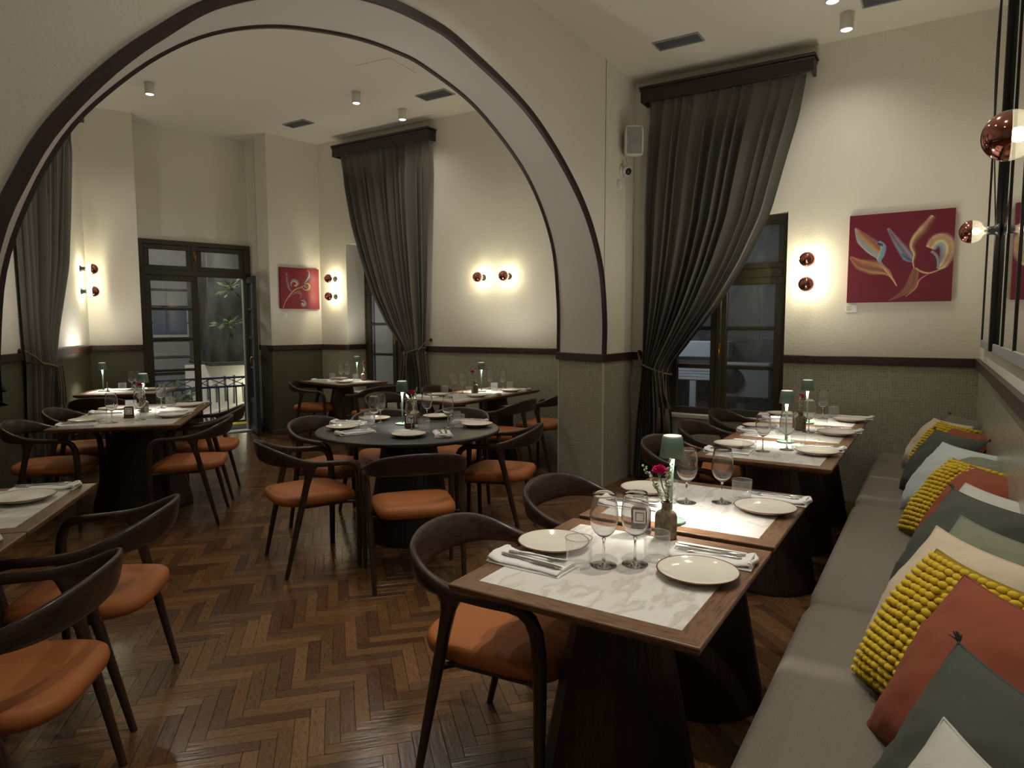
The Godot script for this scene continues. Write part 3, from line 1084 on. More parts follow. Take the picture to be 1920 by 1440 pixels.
			tw.tube([Vector3.ZERO, c0 * 0.6, c0], [0.004, 0.003, 0.002], 4)
		tw.tube([Vector3(0, -0.35, 0), Vector3.ZERO], [0.008, 0.005], 5)
		tag(part("leaves", b.mesh(false), M.leaf, pl), "", "", "", "stuff")
		part("twigs", tw.mesh(), M.stem, pl)
	# behind the right-hand window: a wall with a roller shutter and an air conditioner
	var y := thing("courtyard_wall", Vector3(-2.2, 0, -8.3), 0, "dark courtyard wall with a roller shutter seen through the window", "building")
	b = Buf.new()
	b.box(Vector3(0, 1.5, -0.2), Vector3(4.5, 5, 0.3))
	part("wall", b.mesh(), M.concrete, y)
	b = Buf.new()
	b.box(Vector3(-0.3, 1.16, 0.05), Vector3(0.78, 0.2, 0.22), 0.01)
	part("shutter_box", b.mesh(), M.shutter, y)
	b = Buf.new()
	b.box(Vector3(-0.3, 0, 0), Vector3(0.66, 0.034, 0.02), 0.006)
	var sl := b.mesh()
	for k in 8:
		part("slat", sl, M.shutter, y, Transform3D(Basis.IDENTITY, Vector3(0, 1.045 - k * 0.0365, 0.06)))
	b = Buf.new()
	ring(b, -0.66, 0.1, 0.06, 1.08, 0.035, 0.03, 0.08)
	b.box(Vector3(-0.36, 0.45, 0.03), Vector3(0.08, 0.7, 0.06), 0.004)
	part("window_frame", b.mesh(), M.shutter, y)
	b = Buf.new()
	b.box(Vector3(-0.3, 0.5, 0.0), Vector3(0.7, 0.8, 0.02))
	part("pane", b.mesh(), M.night_glass, y)
	var ac := thing("air_conditioner", Vector3(-2.0, 0.62, -7.98), 0, "outdoor air conditioner with a round dark fan beyond the window", "air conditioner")
	b = Buf.new()
	b.box(Vector3(0.12, 0.2, 0), Vector3(0.62, 0.4, 0.22), 0.015)
	part("casing", b.mesh(), M.facade, ac)
	b = Buf.new()
	b.lathe([Vector2(0, 0.0), Vector2(0.145, 0.0), Vector2(0.15, 0.01), Vector2(0.14, 0.02), Vector2(0, 0.012)], 28, 0, Transform3D(Basis(Vector3.RIGHT, PI / 2), Vector3(0, 0.2, 0.11)))
	part("fan_grille", b.mesh(), M.black_plastic, ac)
	b = Buf.new()
	b.box(Vector3(0.1, -0.03, 0), Vector3(0.5, 0.06, 0.2))
	b.box(Vector3(0.1, 0.0, -0.15), Vector3(0.04, 0.04, 0.2))
	part("bracket", b.mesh(), M.black_metal, ac)
	omni(Vector3(-2.9, 2.3, -7.3), 4.0, Color(0.85, 0.92, 1.0), self, 0.1)  # unseen lamp, placed to light the courtyard wall and shutter
	# behind the niche window: a pale wall with a pipe
	b = Buf.new()
	b.box(Vector3(-6.6, 1.5, -8.6), Vector3(3.2, 5, 0.2))
	single("neighbour_wall", b.mesh(), M.facade, "pale neighbouring wall outside the niche window", "building")
	b = Buf.new()
	b.tube([Vector3(-7.35, -0.5, -8.42), Vector3(-7.35, 3.5, -8.42)], [0.045], 10)
	single("drain_pipe", b.mesh(), M.black_metal, "dark drain pipe on the neighbouring wall outside the niche window", "pipe")
	omni(Vector3(-7.0, 2.6, -7.8), 0.35, Color(0.9, 0.94, 1.0), self, 0.1)  # unseen lamp, placed to light the neighbouring wall


# ---------------------------------------------------------------- ceiling
func ceiling_fittings() -> void:
	var b := Buf.new()
	var p := proto("ceiling_spot")
	b.lathe([Vector2(0, 0), Vector2(0.046, 0), Vector2(0.046, -0.115), Vector2(0.044, -0.12), Vector2(0.039, -0.118), Vector2(0.036, -0.098), Vector2(0, -0.098)], 24, 0)
	part("housing", b.mesh(), M.white_plastic, p)
	b = Buf.new()
	b.lathe([Vector2(0, -0.1), Vector2(0.036, -0.1), Vector2(0.0365, -0.1185), Vector2(0.03, -0.1225), Vector2(0.016, -0.1255), Vector2(0, -0.1265)], 20, 0)
	part("lens", b.mesh(), M.spot_face, p)
	var spots := [
		[Vector3(-0.655, CEIL, -5.56), "round white ceiling spot near the right curtain pelmet"],
		[Vector3(-0.685, CEIL, -5.04), "white ceiling spot cut by the top edge of the view"],
		[Vector3(-6.95, CEILL, -4.0), "white ceiling spot left of the other two beyond the arch"],
		[Vector3(-5.37, CEILL, -5.35), "white ceiling spot in the middle beyond the arch"],
		[Vector3(-5.34, CEILL, -6.05), "white ceiling spot close above the middle curtain pelmet"],
		[Vector3(-0.70, CEIL, -3.75), ""], [Vector3(-0.70, CEIL, -2.45), ""], [Vector3(-0.45, CEIL, -1.0), ""],  # out of view, placed to light the banquette tables
		[Vector3(-4.0, CEILL, -5.2), ""], [Vector3(-3.4, CEILL, -3.6), ""], [Vector3(-5.2, CEILL, -3.2), ""], [Vector3(-3.5, CEILL, -1.5), ""],  # out of view beyond the arch, placed to light the left room
		[Vector3(-1.75, CEIL, -3.3), ""], [Vector3(-1.75, CEIL, -1.5), ""], [Vector3(-1.2, CEIL, 0.6), ""],  # added out of view as fill for the bay and near arch wall
	]
	var n := 0
	for s in spots:
		n += 1
		var say: String = s[1] if s[1] else "unseen ceiling spot out of view, placed to light the room"
		var o := spawn(p, s[0], 0, say, "ceiling light", "ceiling spots" if s[1] else "ceiling spots out of view")
		spot(Vector3(0, -0.132, 0), Vector3(0, -1, 0.02), SPOT_E * SPOTS[n - 1], 46.0 if (n - 1) in NARROW else 72.0, 0.8, SPOT_COL, o, 0.03)
	# air vents: frame and louvres
	for v in [[Vector3(-1.842, CEIL, -5.37), 0.37, 0.18, 0.0, "grey slotted air vent left of the right curtain pelmet"], [Vector3(-0.37, CEIL, -5.44), 0.37, 0.18, 0.0, "grey air vent cut by the top edge of the view"], [Vector3(-6.785, CEILL, -5.76), 0.385, 0.18, 0.0, "grey air vent beyond the arch, left of the middle curtain"], [Vector3(-4.71, CEILL, -5.87), 0.4, 0.2, 0.0, "grey air vent partly hidden by the arch"]]:
		var o := thing("air_vent", v[0], v[3], v[4], "vent", "ceiling air vents")
		b = Buf.new()
		ring2(b, v[1], v[2], 0.012, 0.012)
		part("frame", b.mesh(), M.vent_metal, o)
		b = Buf.new()
		b.box(Vector3(0, 0, 0), Vector3(v[1] - 0.02, 0.002, 0.016), 0.0, Basis(Vector3.RIGHT, 0.6))
		var lm := b.mesh()
		var cnt := int(v[2] / 0.018)
		for k in cnt:
			part("louvre", lm, M.vent_metal, o, Transform3D(Basis.IDENTITY, Vector3(0, -0.006, -v[2] * 0.5 + (k + 0.5) * v[2] / cnt)))
		b = Buf.new()
		b.box(Vector3(0, -0.001, 0), Vector3(v[1], 0.002, v[2]))
		part("backing", b.mesh(), M.vent_metal, o)
	var h := thing("access_panel", Vector3(-4.66, CEILL, -5.05), 0.1, "faint square access panel flush in the ceiling beyond the arch", "ceiling panel")
	b = Buf.new()
	b.box(Vector3(0, -0.003, 0), Vector3(0.42, 0.006, 0.42), 0.002)
	part("panel", b.mesh(), M.ceiling_paint, h)

const SPOTS := [0.30, 0.6, 0.6, 0.7, 0.25, 1.0, 2.0, 1.8, 0.5, 0.8, 0.9, 1.0, 0.4, 0.2, 0.5]
const NARROW := [5, 6, 7, 9, 11]


func ring2(b: Buf, w: float, d: float, fw: float, th: float) -> void:
	b.box(Vector3(0, -th * 0.5, d * 0.5 - fw * 0.5), Vector3(w, th, fw), 0.002)
	b.box(Vector3(0, -th * 0.5, -d * 0.5 + fw * 0.5), Vector3(w, th, fw), 0.002)
	b.box(Vector3(w * 0.5 - fw * 0.5, -th * 0.5, 0), Vector3(fw, th, d - fw * 2), 0.002)
	b.box(Vector3(-w * 0.5 + fw * 0.5, -th * 0.5, 0), Vector3(fw, th, d - fw * 2), 0.002)


# ---------------------------------------------------------------- curtains
func edge_lin(e: Array, y: float) -> float:
	for i in e.size() - 1:
		var a: Vector2 = e[i]
		var c: Vector2 = e[i + 1]
		if y <= a.x and y >= c.x:
			return lerpf(a.y, c.y, (a.x - y) / (a.x - c.x))
	return (e[0] if y > e[0].x else e[-1]).y


func edge_at(e: Array, y: float) -> float:
	var s := 0.0
	for k in 9:
		s += edge_lin(e, y + (k - 4) * 0.02)
	return s / 9.0


# edges are (height, distance along axis) from the top down
func curtain(label: String, o: Vector3, axis: Vector3, nrm: Vector3, el: Array, er: Array, folds: float, tie_y: float, seed_: int, hook_left: bool) -> void:
	var top: float = el[0].x
	var root := thing("curtain", o, 0, label, "curtain")
	var b := Buf.new()
	var nu := 180
	var rows := []
	var ys := []
	var yy := top
	while yy > 0.015:
		ys.append(yy)
		yy -= 0.05
	ys.append(0.012)
	var ph := float(seed_)
	for y in ys:
		var a := edge_at(el, y)
		var c := edge_at(er, y)
		var wd := absf(c - a)
		var pinch := exp(-pow((y - tie_y) / 0.22, 2.0))
		var amp := lerpf(0.042, 0.034, pinch) * smoothstep(top + 0.02, top - 0.5, y) + 0.016
		var row := PackedVector3Array()
		for i in nu + 1:
			var u := float(i) / nu
			var w := TAU * folds * (u + 0.012 * sin(u * 17.0 + ph) + 0.010 * sin(u * 31.0 + ph * 2.0))
			var hang := sin(w) + 0.28 * sin(2.0 * w + 0.6 + ph) + 0.35 * sin(w * 0.37 + ph + y * 0.5)
			var d := hang * amp * (0.75 + 0.25 * sin(u * 9.0 + ph)) + 0.05
			var round_ := pinch * 0.055 * sin(PI * u)
			var s := lerpf(a, c, u) + cos(w) * minf(amp * 0.5, wd / folds * 0.22)
			row.append(axis * s + nrm * (d + round_) + Vector3.UP * y)
		rows.append(row)
	for i in rows.size() - 1:
		for j in nu:
			var u0 := j * 0.012
			b.quad(rows[i][j], rows[i][j + 1], rows[i + 1][j + 1], rows[i + 1][j], 0, Vector2(u0, ys[i]), Vector2(u0 + 0.012, ys[i]), Vector2(u0 + 0.012, ys[i + 1]), Vector2(u0, ys[i + 1]))
	part("drape", b.mesh(false), M.curtain_cloth, root)
	# tie: a cord round the gathered cloth, up to a hook on the wall, with hanging ends
	var l := edge_at(el, tie_y)
	var r := edge_at(er, tie_y)
	var m := (l + r) * 0.5
	var hw := absf(r - l) * 0.5 + 0.012
	var path := []
	for k in 33:
		var t := TAU * k / 32.0
		path.append(axis * (m + cos(t) * hw) + nrm * (0.06 + sin(t) * 0.105) + Vector3.UP * (tie_y + 0.05 * cos(t) * (1 if hook_left == (l < r) else -1) * -1.0))
	var tb := Buf.new()
	tb.tube(path, [0.010], 6)
	var hs: float = (l if hook_left else r)
	var sg := signf(hs - m)
	var hookp := axis * (hs + sg * 0.06) + Vector3.UP * (tie_y + 0.15)
	tb.tube([axis * (m + sg * hw * 0.8) + nrm * 0.14 + Vector3.UP * (tie_y + 0.02), axis * (hs + sg * 0.02) + nrm * 0.10 + Vector3.UP * (tie_y + 0.09), hookp + nrm * 0.03], [0.009], 6)
	for k in 3:
		var s0 := m - sg * hw * (0.2 + 0.25 * k)
		tb.tube([axis * s0 + nrm * 0.168 + Vector3.UP * tie_y, axis * (s0 - sg * 0.02) + nrm * 0.175 + Vector3.UP * (tie_y - 0.2), axis * (s0 - sg * (0.03 + 0.02 * k)) + nrm * 0.16 + Vector3.UP * (tie_y - 0.36)], [0.007], 6)
	part("tie_cord", tb.mesh(), M.cord, root)
	for k in 2:
		var s0 := m - sg * (hw * (0.2 + 0.5 * k) + 0.04)
		tb = Buf.new()
		tb.lathe([Vector2(0.0, 0), Vector2(0.016, -0.01), Vector2(0.012, -0.04), Vector2(0.018, -0.06), Vector2(0.026, -0.22), Vector2(0.0, -0.22)], 12, 0, Transform3D(Basis.IDENTITY, axis * s0 + nrm * 0.16 + Vector3.UP * (tie_y - 0.35)))
		part("tassel", tb.mesh(), M.cord, root)
	tb = Buf.new()
	tb.lathe([Vector2(0, 0), Vector2(0.02, 0), Vector2(0.02, 0.008), Vector2(0.008, 0.012), Vector2(0.008, 0.035), Vector2(0.02, 0.04), Vector2(0.02, 0.05), Vector2(0, 0.052)], 14, 0, Transform3D(Basis(Quaternion(Vector3.UP, nrm)), hookp - nrm * 0.05))
	part("hook", tb.mesh(), M.pelmet_wood, root)


func pelmet(label: String, a: Vector3, c: Vector3, nrm: Vector3, depth: float, h: float) -> void:
	var o := thing("curtain_pelmet", (a + c) * 0.5, 0, label, "pelmet")
	var ax := (c - a).normalized()
	o.basis = Basis(ax, Vector3.UP, ax.cross(Vector3.UP))
	if o.basis.z.dot(nrm) < 0:
		o.basis = Basis(-ax, Vector3.UP, (-ax).cross(Vector3.UP))
	var L := a.distance_to(c)
	var b := Buf.new()
	b.box(Vector3(0, 0, depth - 0.012), Vector3(L, h, 0.024), 0.004)
	b.box(Vector3(-L * 0.5 + 0.012, 0, depth * 0.5 - 0.012), Vector3(0.024, h, depth - 0.024), 0.003)
	b.box(Vector3(L * 0.5 - 0.012, 0, depth * 0.5 - 0.012), Vector3(0.024, h, depth - 0.024), 0.003)
	part("board", b.mesh(), M.pelmet_wood, o)
	b = Buf.new()
	b.box(Vector3(0, h * 0.5 + 0.004, depth * 0.5), Vector3(L + 0.03, 0.02, depth + 0.03), 0.006)
	b.box(Vector3(0, h * 0.5 - 0.022, depth * 0.5 + 0.004), Vector3(L + 0.016, 0.016, depth + 0.012), 0.006)
	part("cornice", b.mesh(), M.pelmet_wood, o)


func curtains() -> void:
	pelmet("dark wooden pelmet above the large right curtain", Vector3(-2.36, 3.515, BACK), Vector3(-0.92, 3.515, BACK), Vector3.BACK, 0.165, 0.125)
	curtain("large grey-green curtain tied back left of the right-hand window", Vector3(0, 0, BACK + 0.025), Vector3.RIGHT, Vector3.BACK,
		[Vector2(3.47, -2.31), Vector2(2.48, -2.345), Vector2(1.3, -2.335), Vector2(1.05, -2.33), Vector2(0.5, -2.39), Vector2(0.01, -2.42)],
		[Vector2(3.47, -0.985), Vector2(3.1, -1.06), Vector2(2.84, -1.13), Vector2(2.38, -1.245), Vector2(2.0, -1.42), Vector2(1.637, -1.64), Vector2(1.31, -1.89), Vector2(1.06, -2.08), Vector2(0.9, -2.09), Vector2(0.57, -2.04), Vector2(0.01, -2.03)], 13.0, 1.05, 3, true)
	pelmet("dark wooden pelmet above the middle curtain beyond the arch", Vector3(-6.88, 3.75, BACKL), Vector3(-5.25, 3.75, BACKL), Vector3.BACK, 0.165, 0.13)
	curtain("grey-green curtain tied back to the right at the niche window", Vector3(0, 0, BACKL + 0.025), Vector3.RIGHT, Vector3.BACK,
		[Vector2(3.71, -6.82), Vector2(3.29, -6.74), Vector2(2.8, -6.63), Vector2(2.37, -6.48), Vector2(1.88, -6.27), Vector2(1.46, -6.0), Vector2(1.225, -5.78), Vector2(1.12, -5.68), Vector2(0.85, -5.72), Vector2(0.01, -5.78)],
		[Vector2(3.71, -5.31), Vector2(2.8, -5.335), Vector2(1.8, -5.37), Vector2(1.26, -5.40), Vector2(1.12, -5.42), Vector2(0.7, -5.36), Vector2(0.01, -5.34)], 13.0, 1.13, 8, false)
	var ax := Vector3(-0.79, 0, -0.614).normalized()
	var nr := Vector3(0.614, 0, -0.79).normalized()
	var o := Vector3(-6.3, 0, -2.34) + nr * 0.03
	pelmet("dark wooden pelmet end showing beside the arch, above the left curtain", o + Vector3.UP * 3.73 + ax * 0.1 - nr * 0.03, o + Vector3.UP * 3.73 + ax * 2.22 - nr * 0.03, nr, 0.165, 0.13)
	curtain("long grey curtain at far left, tied back beside the wall", o, ax, nr,
		[Vector2(3.69, 0.25), Vector2(2.3, 0.25), Vector2(1.3, 0.29), Vector2(1.1, 0.31), Vector2(0.7, 0.27), Vector2(0.01, 0.25)],
		[Vector2(3.69, 2.05), Vector2(3.2, 1.96), Vector2(2.62, 1.79), Vector2(2.06, 1.59), Vector2(1.72, 1.32), Vector2(1.46, 1.09), Vector2(1.22, 0.87), Vector2(1.07, 0.8), Vector2(0.87, 0.9), Vector2(0.58, 0.99), Vector2(0.01, 1.02)], 11.0, 1.1, 5, true)


# ---------------------------------------------------------------- things on the walls
func sconce_proto() -> Node3D:
	# local +y points out of the wall
	var p := proto("bulb_sconce")
	var b := Buf.new()
	b.lathe([Vector2(0, 0), Vector2(0.034, 0), Vector2(0.035, 0.006), Vector2(0.027, 0.012), Vector2(0.021, 0.03), Vector2(0.023, 0.05), Vector2(0.0, 0.05)], 24, 0)
	part("socket", b.mesh(), M.socket, p)
	b = Buf.new()
	var R := 0.06
	var cy := 0.118
	var prof := [Vector2(0.017, 0.05), Vector2(0.018, 0.058), Vector2(0.026, 0.07)]
	for k in 9:
		var a := lerpf(-0.85, 0.0, k / 8.0)
		prof.append(Vector2(R * cos(a), cy + R * sin(a)))
	b.lathe(prof, 32, 0)
	part("bulb_glass", b.mesh(false), M.glass, p)
	b = Buf.new()
	prof = []
	for k in 13:
		var a := lerpf(0.0, PI / 2, k / 12.0)
		prof.append(Vector2(R * cos(a), cy + R * sin(a)))
	for k in 13:
		var a := lerpf(PI / 2, 0.0, k / 12.0)
		prof.append(Vector2((R - 0.0015) * cos(a), cy + (R - 0.0015) * sin(a)))
	b.lathe(prof, 32, 0)
	part("copper_cap", b.mesh(), M.copper, p)
	b = Buf.new()
	b.lathe([Vector2(0, 0.05), Vector2(0.006, 0.05), Vector2(0.006, 0.08), Vector2(0, 0.08)], 8, 0)
	part("bulb_neck", b.mesh(), M.white_plastic, p)
	b = Buf.new()
	b.lathe([Vector2(0, 0.080), Vector2(0.012, 0.083), Vector2(0.019, 0.098), Vector2(0.017, 0.112), Vector2(0, 0.118)], 14, 0)
	part("filament", b.mesh(), M.filament, p)
	omni(Vector3(0, 0.098, 0), SCONCE_E, SCONCE_COL, p, 0.008)
	return p


func place_on_wall(o: Node3D, at: Vector3, nrm: Vector3) -> void:
	o.transform = Transform3D(Basis(Quaternion(Vector3.UP, nrm.normalized())), at)


func wall_things() -> void:
	var sp := sconce_proto()
	var lw := Vector3(0.614, 0, -0.79).normalized()
	for s in [
		[Vector3(-0.925, 1.985, BACK), Vector3.BACK, "upper of the two copper bulbs between window and large red painting"],
		[Vector3(-0.925, 1.785, BACK), Vector3.BACK, "lower of the two copper bulbs between window and large red painting"],
		[Vector3(-4.56, 2.02, BACKL), Vector3.BACK, "left of the two side-by-side copper bulbs seen through the arch"],
		[Vector3(-4.20, 2.02, BACKL), Vector3.BACK, "right of the two side-by-side copper bulbs seen through the arch"],
		[Vector3(-7.05, 2.10, BACKL), Vector3.BACK, "upper copper bulb beside the small red painting"],
		[Vector3(-7.05, 1.86, BACKL), Vector3.BACK, "lower copper bulb beside the small red painting"],
		[Vector3(-8.14, 2.10, -3.792), lw, "upper bulb on the wall right of the far left curtain"],
		[Vector3(-8.14, 1.85, -3.792), lw, "lower bulb on the wall right of the far left curtain"],
		[Vector3(0.245, 1.938, -4.306), Vector3.LEFT, "copper-capped bulb on the mirror beside the large red painting"],
		[Vector3(0.245, 1.909, -2.061), Vector3.LEFT, "large copper-capped bulb at the right edge, nearest to us on the mirror"],
	]:
		var o := spawn(sp, s[0], 0, s[2], "wall light", "half-copper bulb lights")
		if s[0].x > 0.0:
			for l in o.find_children("omni_light*", "OmniLight3D", true, false):
				l.light_energy *= 0.4
		place_on_wall(o, s[0], s[1])
	mirror()
	speaker_and_camera()
	paintings()


func mirror() -> void:
	var o := thing("mirror", Vector3(RIGHT, 0, 0), 0, "tall wall mirror with thin black bars above the banquette", "mirror")
	var b := Buf.new()
	b.box(Vector3(-0.012, 2.48, -3.0), Vector3(0.012, 2.26, 5.0))
	part("glass", b.mesh(), M.mirror, o)
	b = Buf.new()
	b.box(Vector3(-0.012, 1.325, -3.0), Vector3(0.024, 0.05, 5.04), 0.003)
	part("bottom_rail", b.mesh(), M.vent_metal, o)
	b = Buf.new()
	b.box(Vector3(-0.012, 3.625, -3.0), Vector3(0.024, 0.03, 5.04), 0.003)
	part("top_rail", b.mesh(), M.black_metal, o)
	b = Buf.new()
	b.box(Vector3(-0.017, 2.48, 0), Vector3(0.014, 2.27, 0.022), 0.003)
	var bar := b.mesh()
	for z in [-5.49, -3.82, -3.22, -2.62, -2.0, -1.4, -0.8]:
		part("bar", bar, M.black_metal, o, Transform3D(Basis.IDENTITY, Vector3(0, 0, z)))
	b = Buf.new()
	b.box(Vector3(0, 2.5, 0), Vector3(0.022, 2.38, 0.045), 0.004)
	for z in [-4.36, -2.12]:
		var r := single("lamp_rod", b.mesh(), M.black_metal, "black upright rod carrying the %s mirror bulb" % ("farther" if z < -3 else "nearer"), "rod", "", Transform3D(Basis.IDENTITY, Vector3(RIGHT - 0.03, 0, z)))
		r.name = r.name
	for z in [[-4.306, 0.05, "thin cable looping down to the farther mirror bulb"], [-2.061, 0.08, "thin cable looping down to the nearer mirror bulb"]]:
		b = Buf.new()
		var pts := []
		for k in 13:
			var t := k / 12.0
			pts.append(Vector3(RIGHT - 0.04 - 0.03 * sin(PI * t), lerpf(3.68, 1.96, t), z[0] - 0.05 - 0.35 * sin(PI * t) * (1.0 - t)))
		b.tube(pts, [0.003], 6)
		single("lamp_cable", b.mesh(), M.black_plastic, z[2], "cable")


func speaker_and_camera() -> void:
	var s := thing("loudspeaker", Vector3(AX, 3.08, -5.86), deg_to_rad(35), "small white loudspeaker on the pier beside the large curtain", "loudspeaker")
	var b := Buf.new()
	var rings := []
	for e in [[-0.07, 0.062, 0.105], [-0.062, 0.07, 0.115], [0.05, 0.083, 0.133], [0.07, 0.083, 0.133], [0.078, 0.078, 0.128]]:
		var ring_ := PackedVector3Array()
		for k in 28:
			var a := TAU * k / 28
			var cx: float = signf(cos(a)) * pow(absf(cos(a)), 0.3) * e[1]
			var cy: float = signf(sin(a)) * pow(absf(sin(a)), 0.3) * e[2]
			ring_.append(Vector3(cx, cy, e[0]) + Vector3(0.02, 0, 0.14))
		rings.append(ring_)
	b.loft(rings, 0)
	part("cabinet", b.mesh(), M.white_plastic, s)
	b = Buf.new()
	b.box(Vector3(0.02, 0.0, 0.2195), Vector3(0.132, 0.228, 0.006), 0.003)
	part("grille", b.mesh(), M.grey_mesh, s)
	b = Buf.new()
	b.lathe([Vector2(0, 0), Vector2(0.052, 0), Vector2(0.05, 0.002), Vector2(0.02, 0.0035), Vector2(0, 0.003)], 24, 0, Transform3D(Basis(Vector3.RIGHT, PI / 2), Vector3(0.02, -0.045, 0.222)))
	part("cone", b.mesh(), M.vent_metal, s)
	b = Buf.new()
	b.tube([Vector3(0.0, -0.02, 0.075), Vector3(-0.01, -0.1, 0.05), Vector3(0.0, -0.14, 0.0), Vector3(0.0, -0.06, -0.03)], [0.01], 8)
	part("bracket", b.mesh(), M.white_plastic, s)
	var c := thing("security_camera", Vector3(AX, 2.835, -5.74), deg_to_rad(90), "white dome security camera under the loudspeaker", "camera")
	b = Buf.new()
	b.lathe([Vector2(0, 0), Vector2(0.056, 0), Vector2(0.056, 0.012), Vector2(0.05, 0.02), Vector2(0, 0.02)], 28, 0, Transform3D(Basis(Vector3.RIGHT, PI / 2), Vector3.ZERO))
	part("mount", b.mesh(), M.white_plastic, c)
	b = Buf.new()
	var eye := Basis(Quaternion(Vector3.UP, Vector3(-0.45, -0.35, 0.8).normalized()))
	b.lathe([Vector2(0, -0.045), Vector2(0.03, -0.036), Vector2(0.046, -0.01), Vector2(0.044, 0.014), Vector2(0.036, 0.028), Vector2(0, 0.028)], 28, 0, Transform3D(eye, Vector3(0, 0, 0.05)))
	part("ball", b.mesh(), M.white_plastic, c)
	b = Buf.new()
	b.lathe([Vector2(0, 0.026), Vector2(0.031, 0.026), Vector2(0.031, 0.031), Vector2(0.015, 0.036), Vector2(0, 0.037)], 24, 0, Transform3D(eye, Vector3(0, 0, 0.05)))
	part("lens", b.mesh(), M.black_plastic, c)
	var m := thing("motion_sensor", Vector3(AX, 2.70, -5.66), deg_to_rad(90), "small rounded white motion sensor below the security camera", "sensor")
	b = Buf.new()
	rings = []
	for e in [[0.0, 0.026, 0.05], [0.02, 0.026, 0.05], [0.034, 0.02, 0.04], [0.04, 0.01, 0.02]]:
		var ring_ := PackedVector3Array()
		for k in 20:
			var a := TAU * k / 20
			ring_.append(Vector3(cos(a) * e[1], sin(a) * e[2], e[0]))
		rings.append(ring_)
	b.loft(rings, 0)
	part("housing", b.mesh(), M.white_plastic, m)
	b = Buf.new()
	b.box(Vector3(0, -0.012, 0.036), Vector3(0.022, 0.03, 0.012), 0.005)
	part("window", b.mesh(), M.paper, m)


# soft brush stroke: path points in 0..1 (y down), widths and colours along it
func stroke(img: Image, pts: Array, wid: Array, cols: Array, hair := 0.35) -> void:
	var W := img.get_width()
	var H := img.get_height()
	var n := 0.0
	for i in pts.size() - 1:
		n += pts[i].distance_to(pts[i + 1])
	var steps := int(n * W * 0.9) + 2
	for k in steps:
		var t := float(k) / (steps - 1) * (pts.size() - 1)
		var i := mini(int(t), pts.size() - 2)
		var f := t - i
		var p: Vector2 = pts[i].cubic_interpolate(pts[i + 1], pts[maxi(i - 1, 0)], pts[mini(i + 2, pts.size() - 1)], f)
		var p2: Vector2 = pts[i].cubic_interpolate(pts[i + 1], pts[maxi(i - 1, 0)], pts[mini(i + 2, pts.size() - 1)], minf(f + 0.02, 1.0))
		var q := float(k) / (steps - 1)
		var w := lerp_list(wid, q) * W
		var dir := (p2 - p).normalized() if p2 != p else Vector2.RIGHT
		var nn := Vector2(-dir.y, dir.x)
		var m := int(w) + 1
		for j in range(-m, m + 1):
			var s := float(j) / maxf(w, 0.5)
			if absf(s) > 1.0:
				continue
			var col: Color = lerp_cols(cols, clampf(s * 0.5 + 0.5 + 0.12 * NZ.get_noise_2d(s * 60.0, q * 22.0), 0, 1))
			var al := (1.0 - pow(absf(s), 4.0)) * (1.0 - hair * clampf(NZ.get_noise_2d(s * 160.0 + 40.0, q * 12.0) + 0.4, 0, 1))
			var x := int(p.x * W + nn.x * j)
			var y := int(p.y * H + nn.y * j)
			if x < 0 or y < 0 or x >= W or y >= H:
				continue
			for o in [[0, 0], [1, 0]]:
				var xx: int = mini(x + o[0], W - 1)
				var old := img.get_pixel(xx, y)
				img.set_pixel(xx, y, old.lerp(col, al))


func lerp_list(a: Array, t: float) -> float:
	var k := t * (a.size() - 1)
	var i := mini(int(k), a.size() - 2)
	return lerpf(a[i], a[i + 1], k - i)


func lerp_cols(a: Array, t: float) -> Color:
	var k := t * (a.size() - 1)
	var i := mini(int(k), a.size() - 2)
	return a[i].lerp(a[i + 1], k - i)


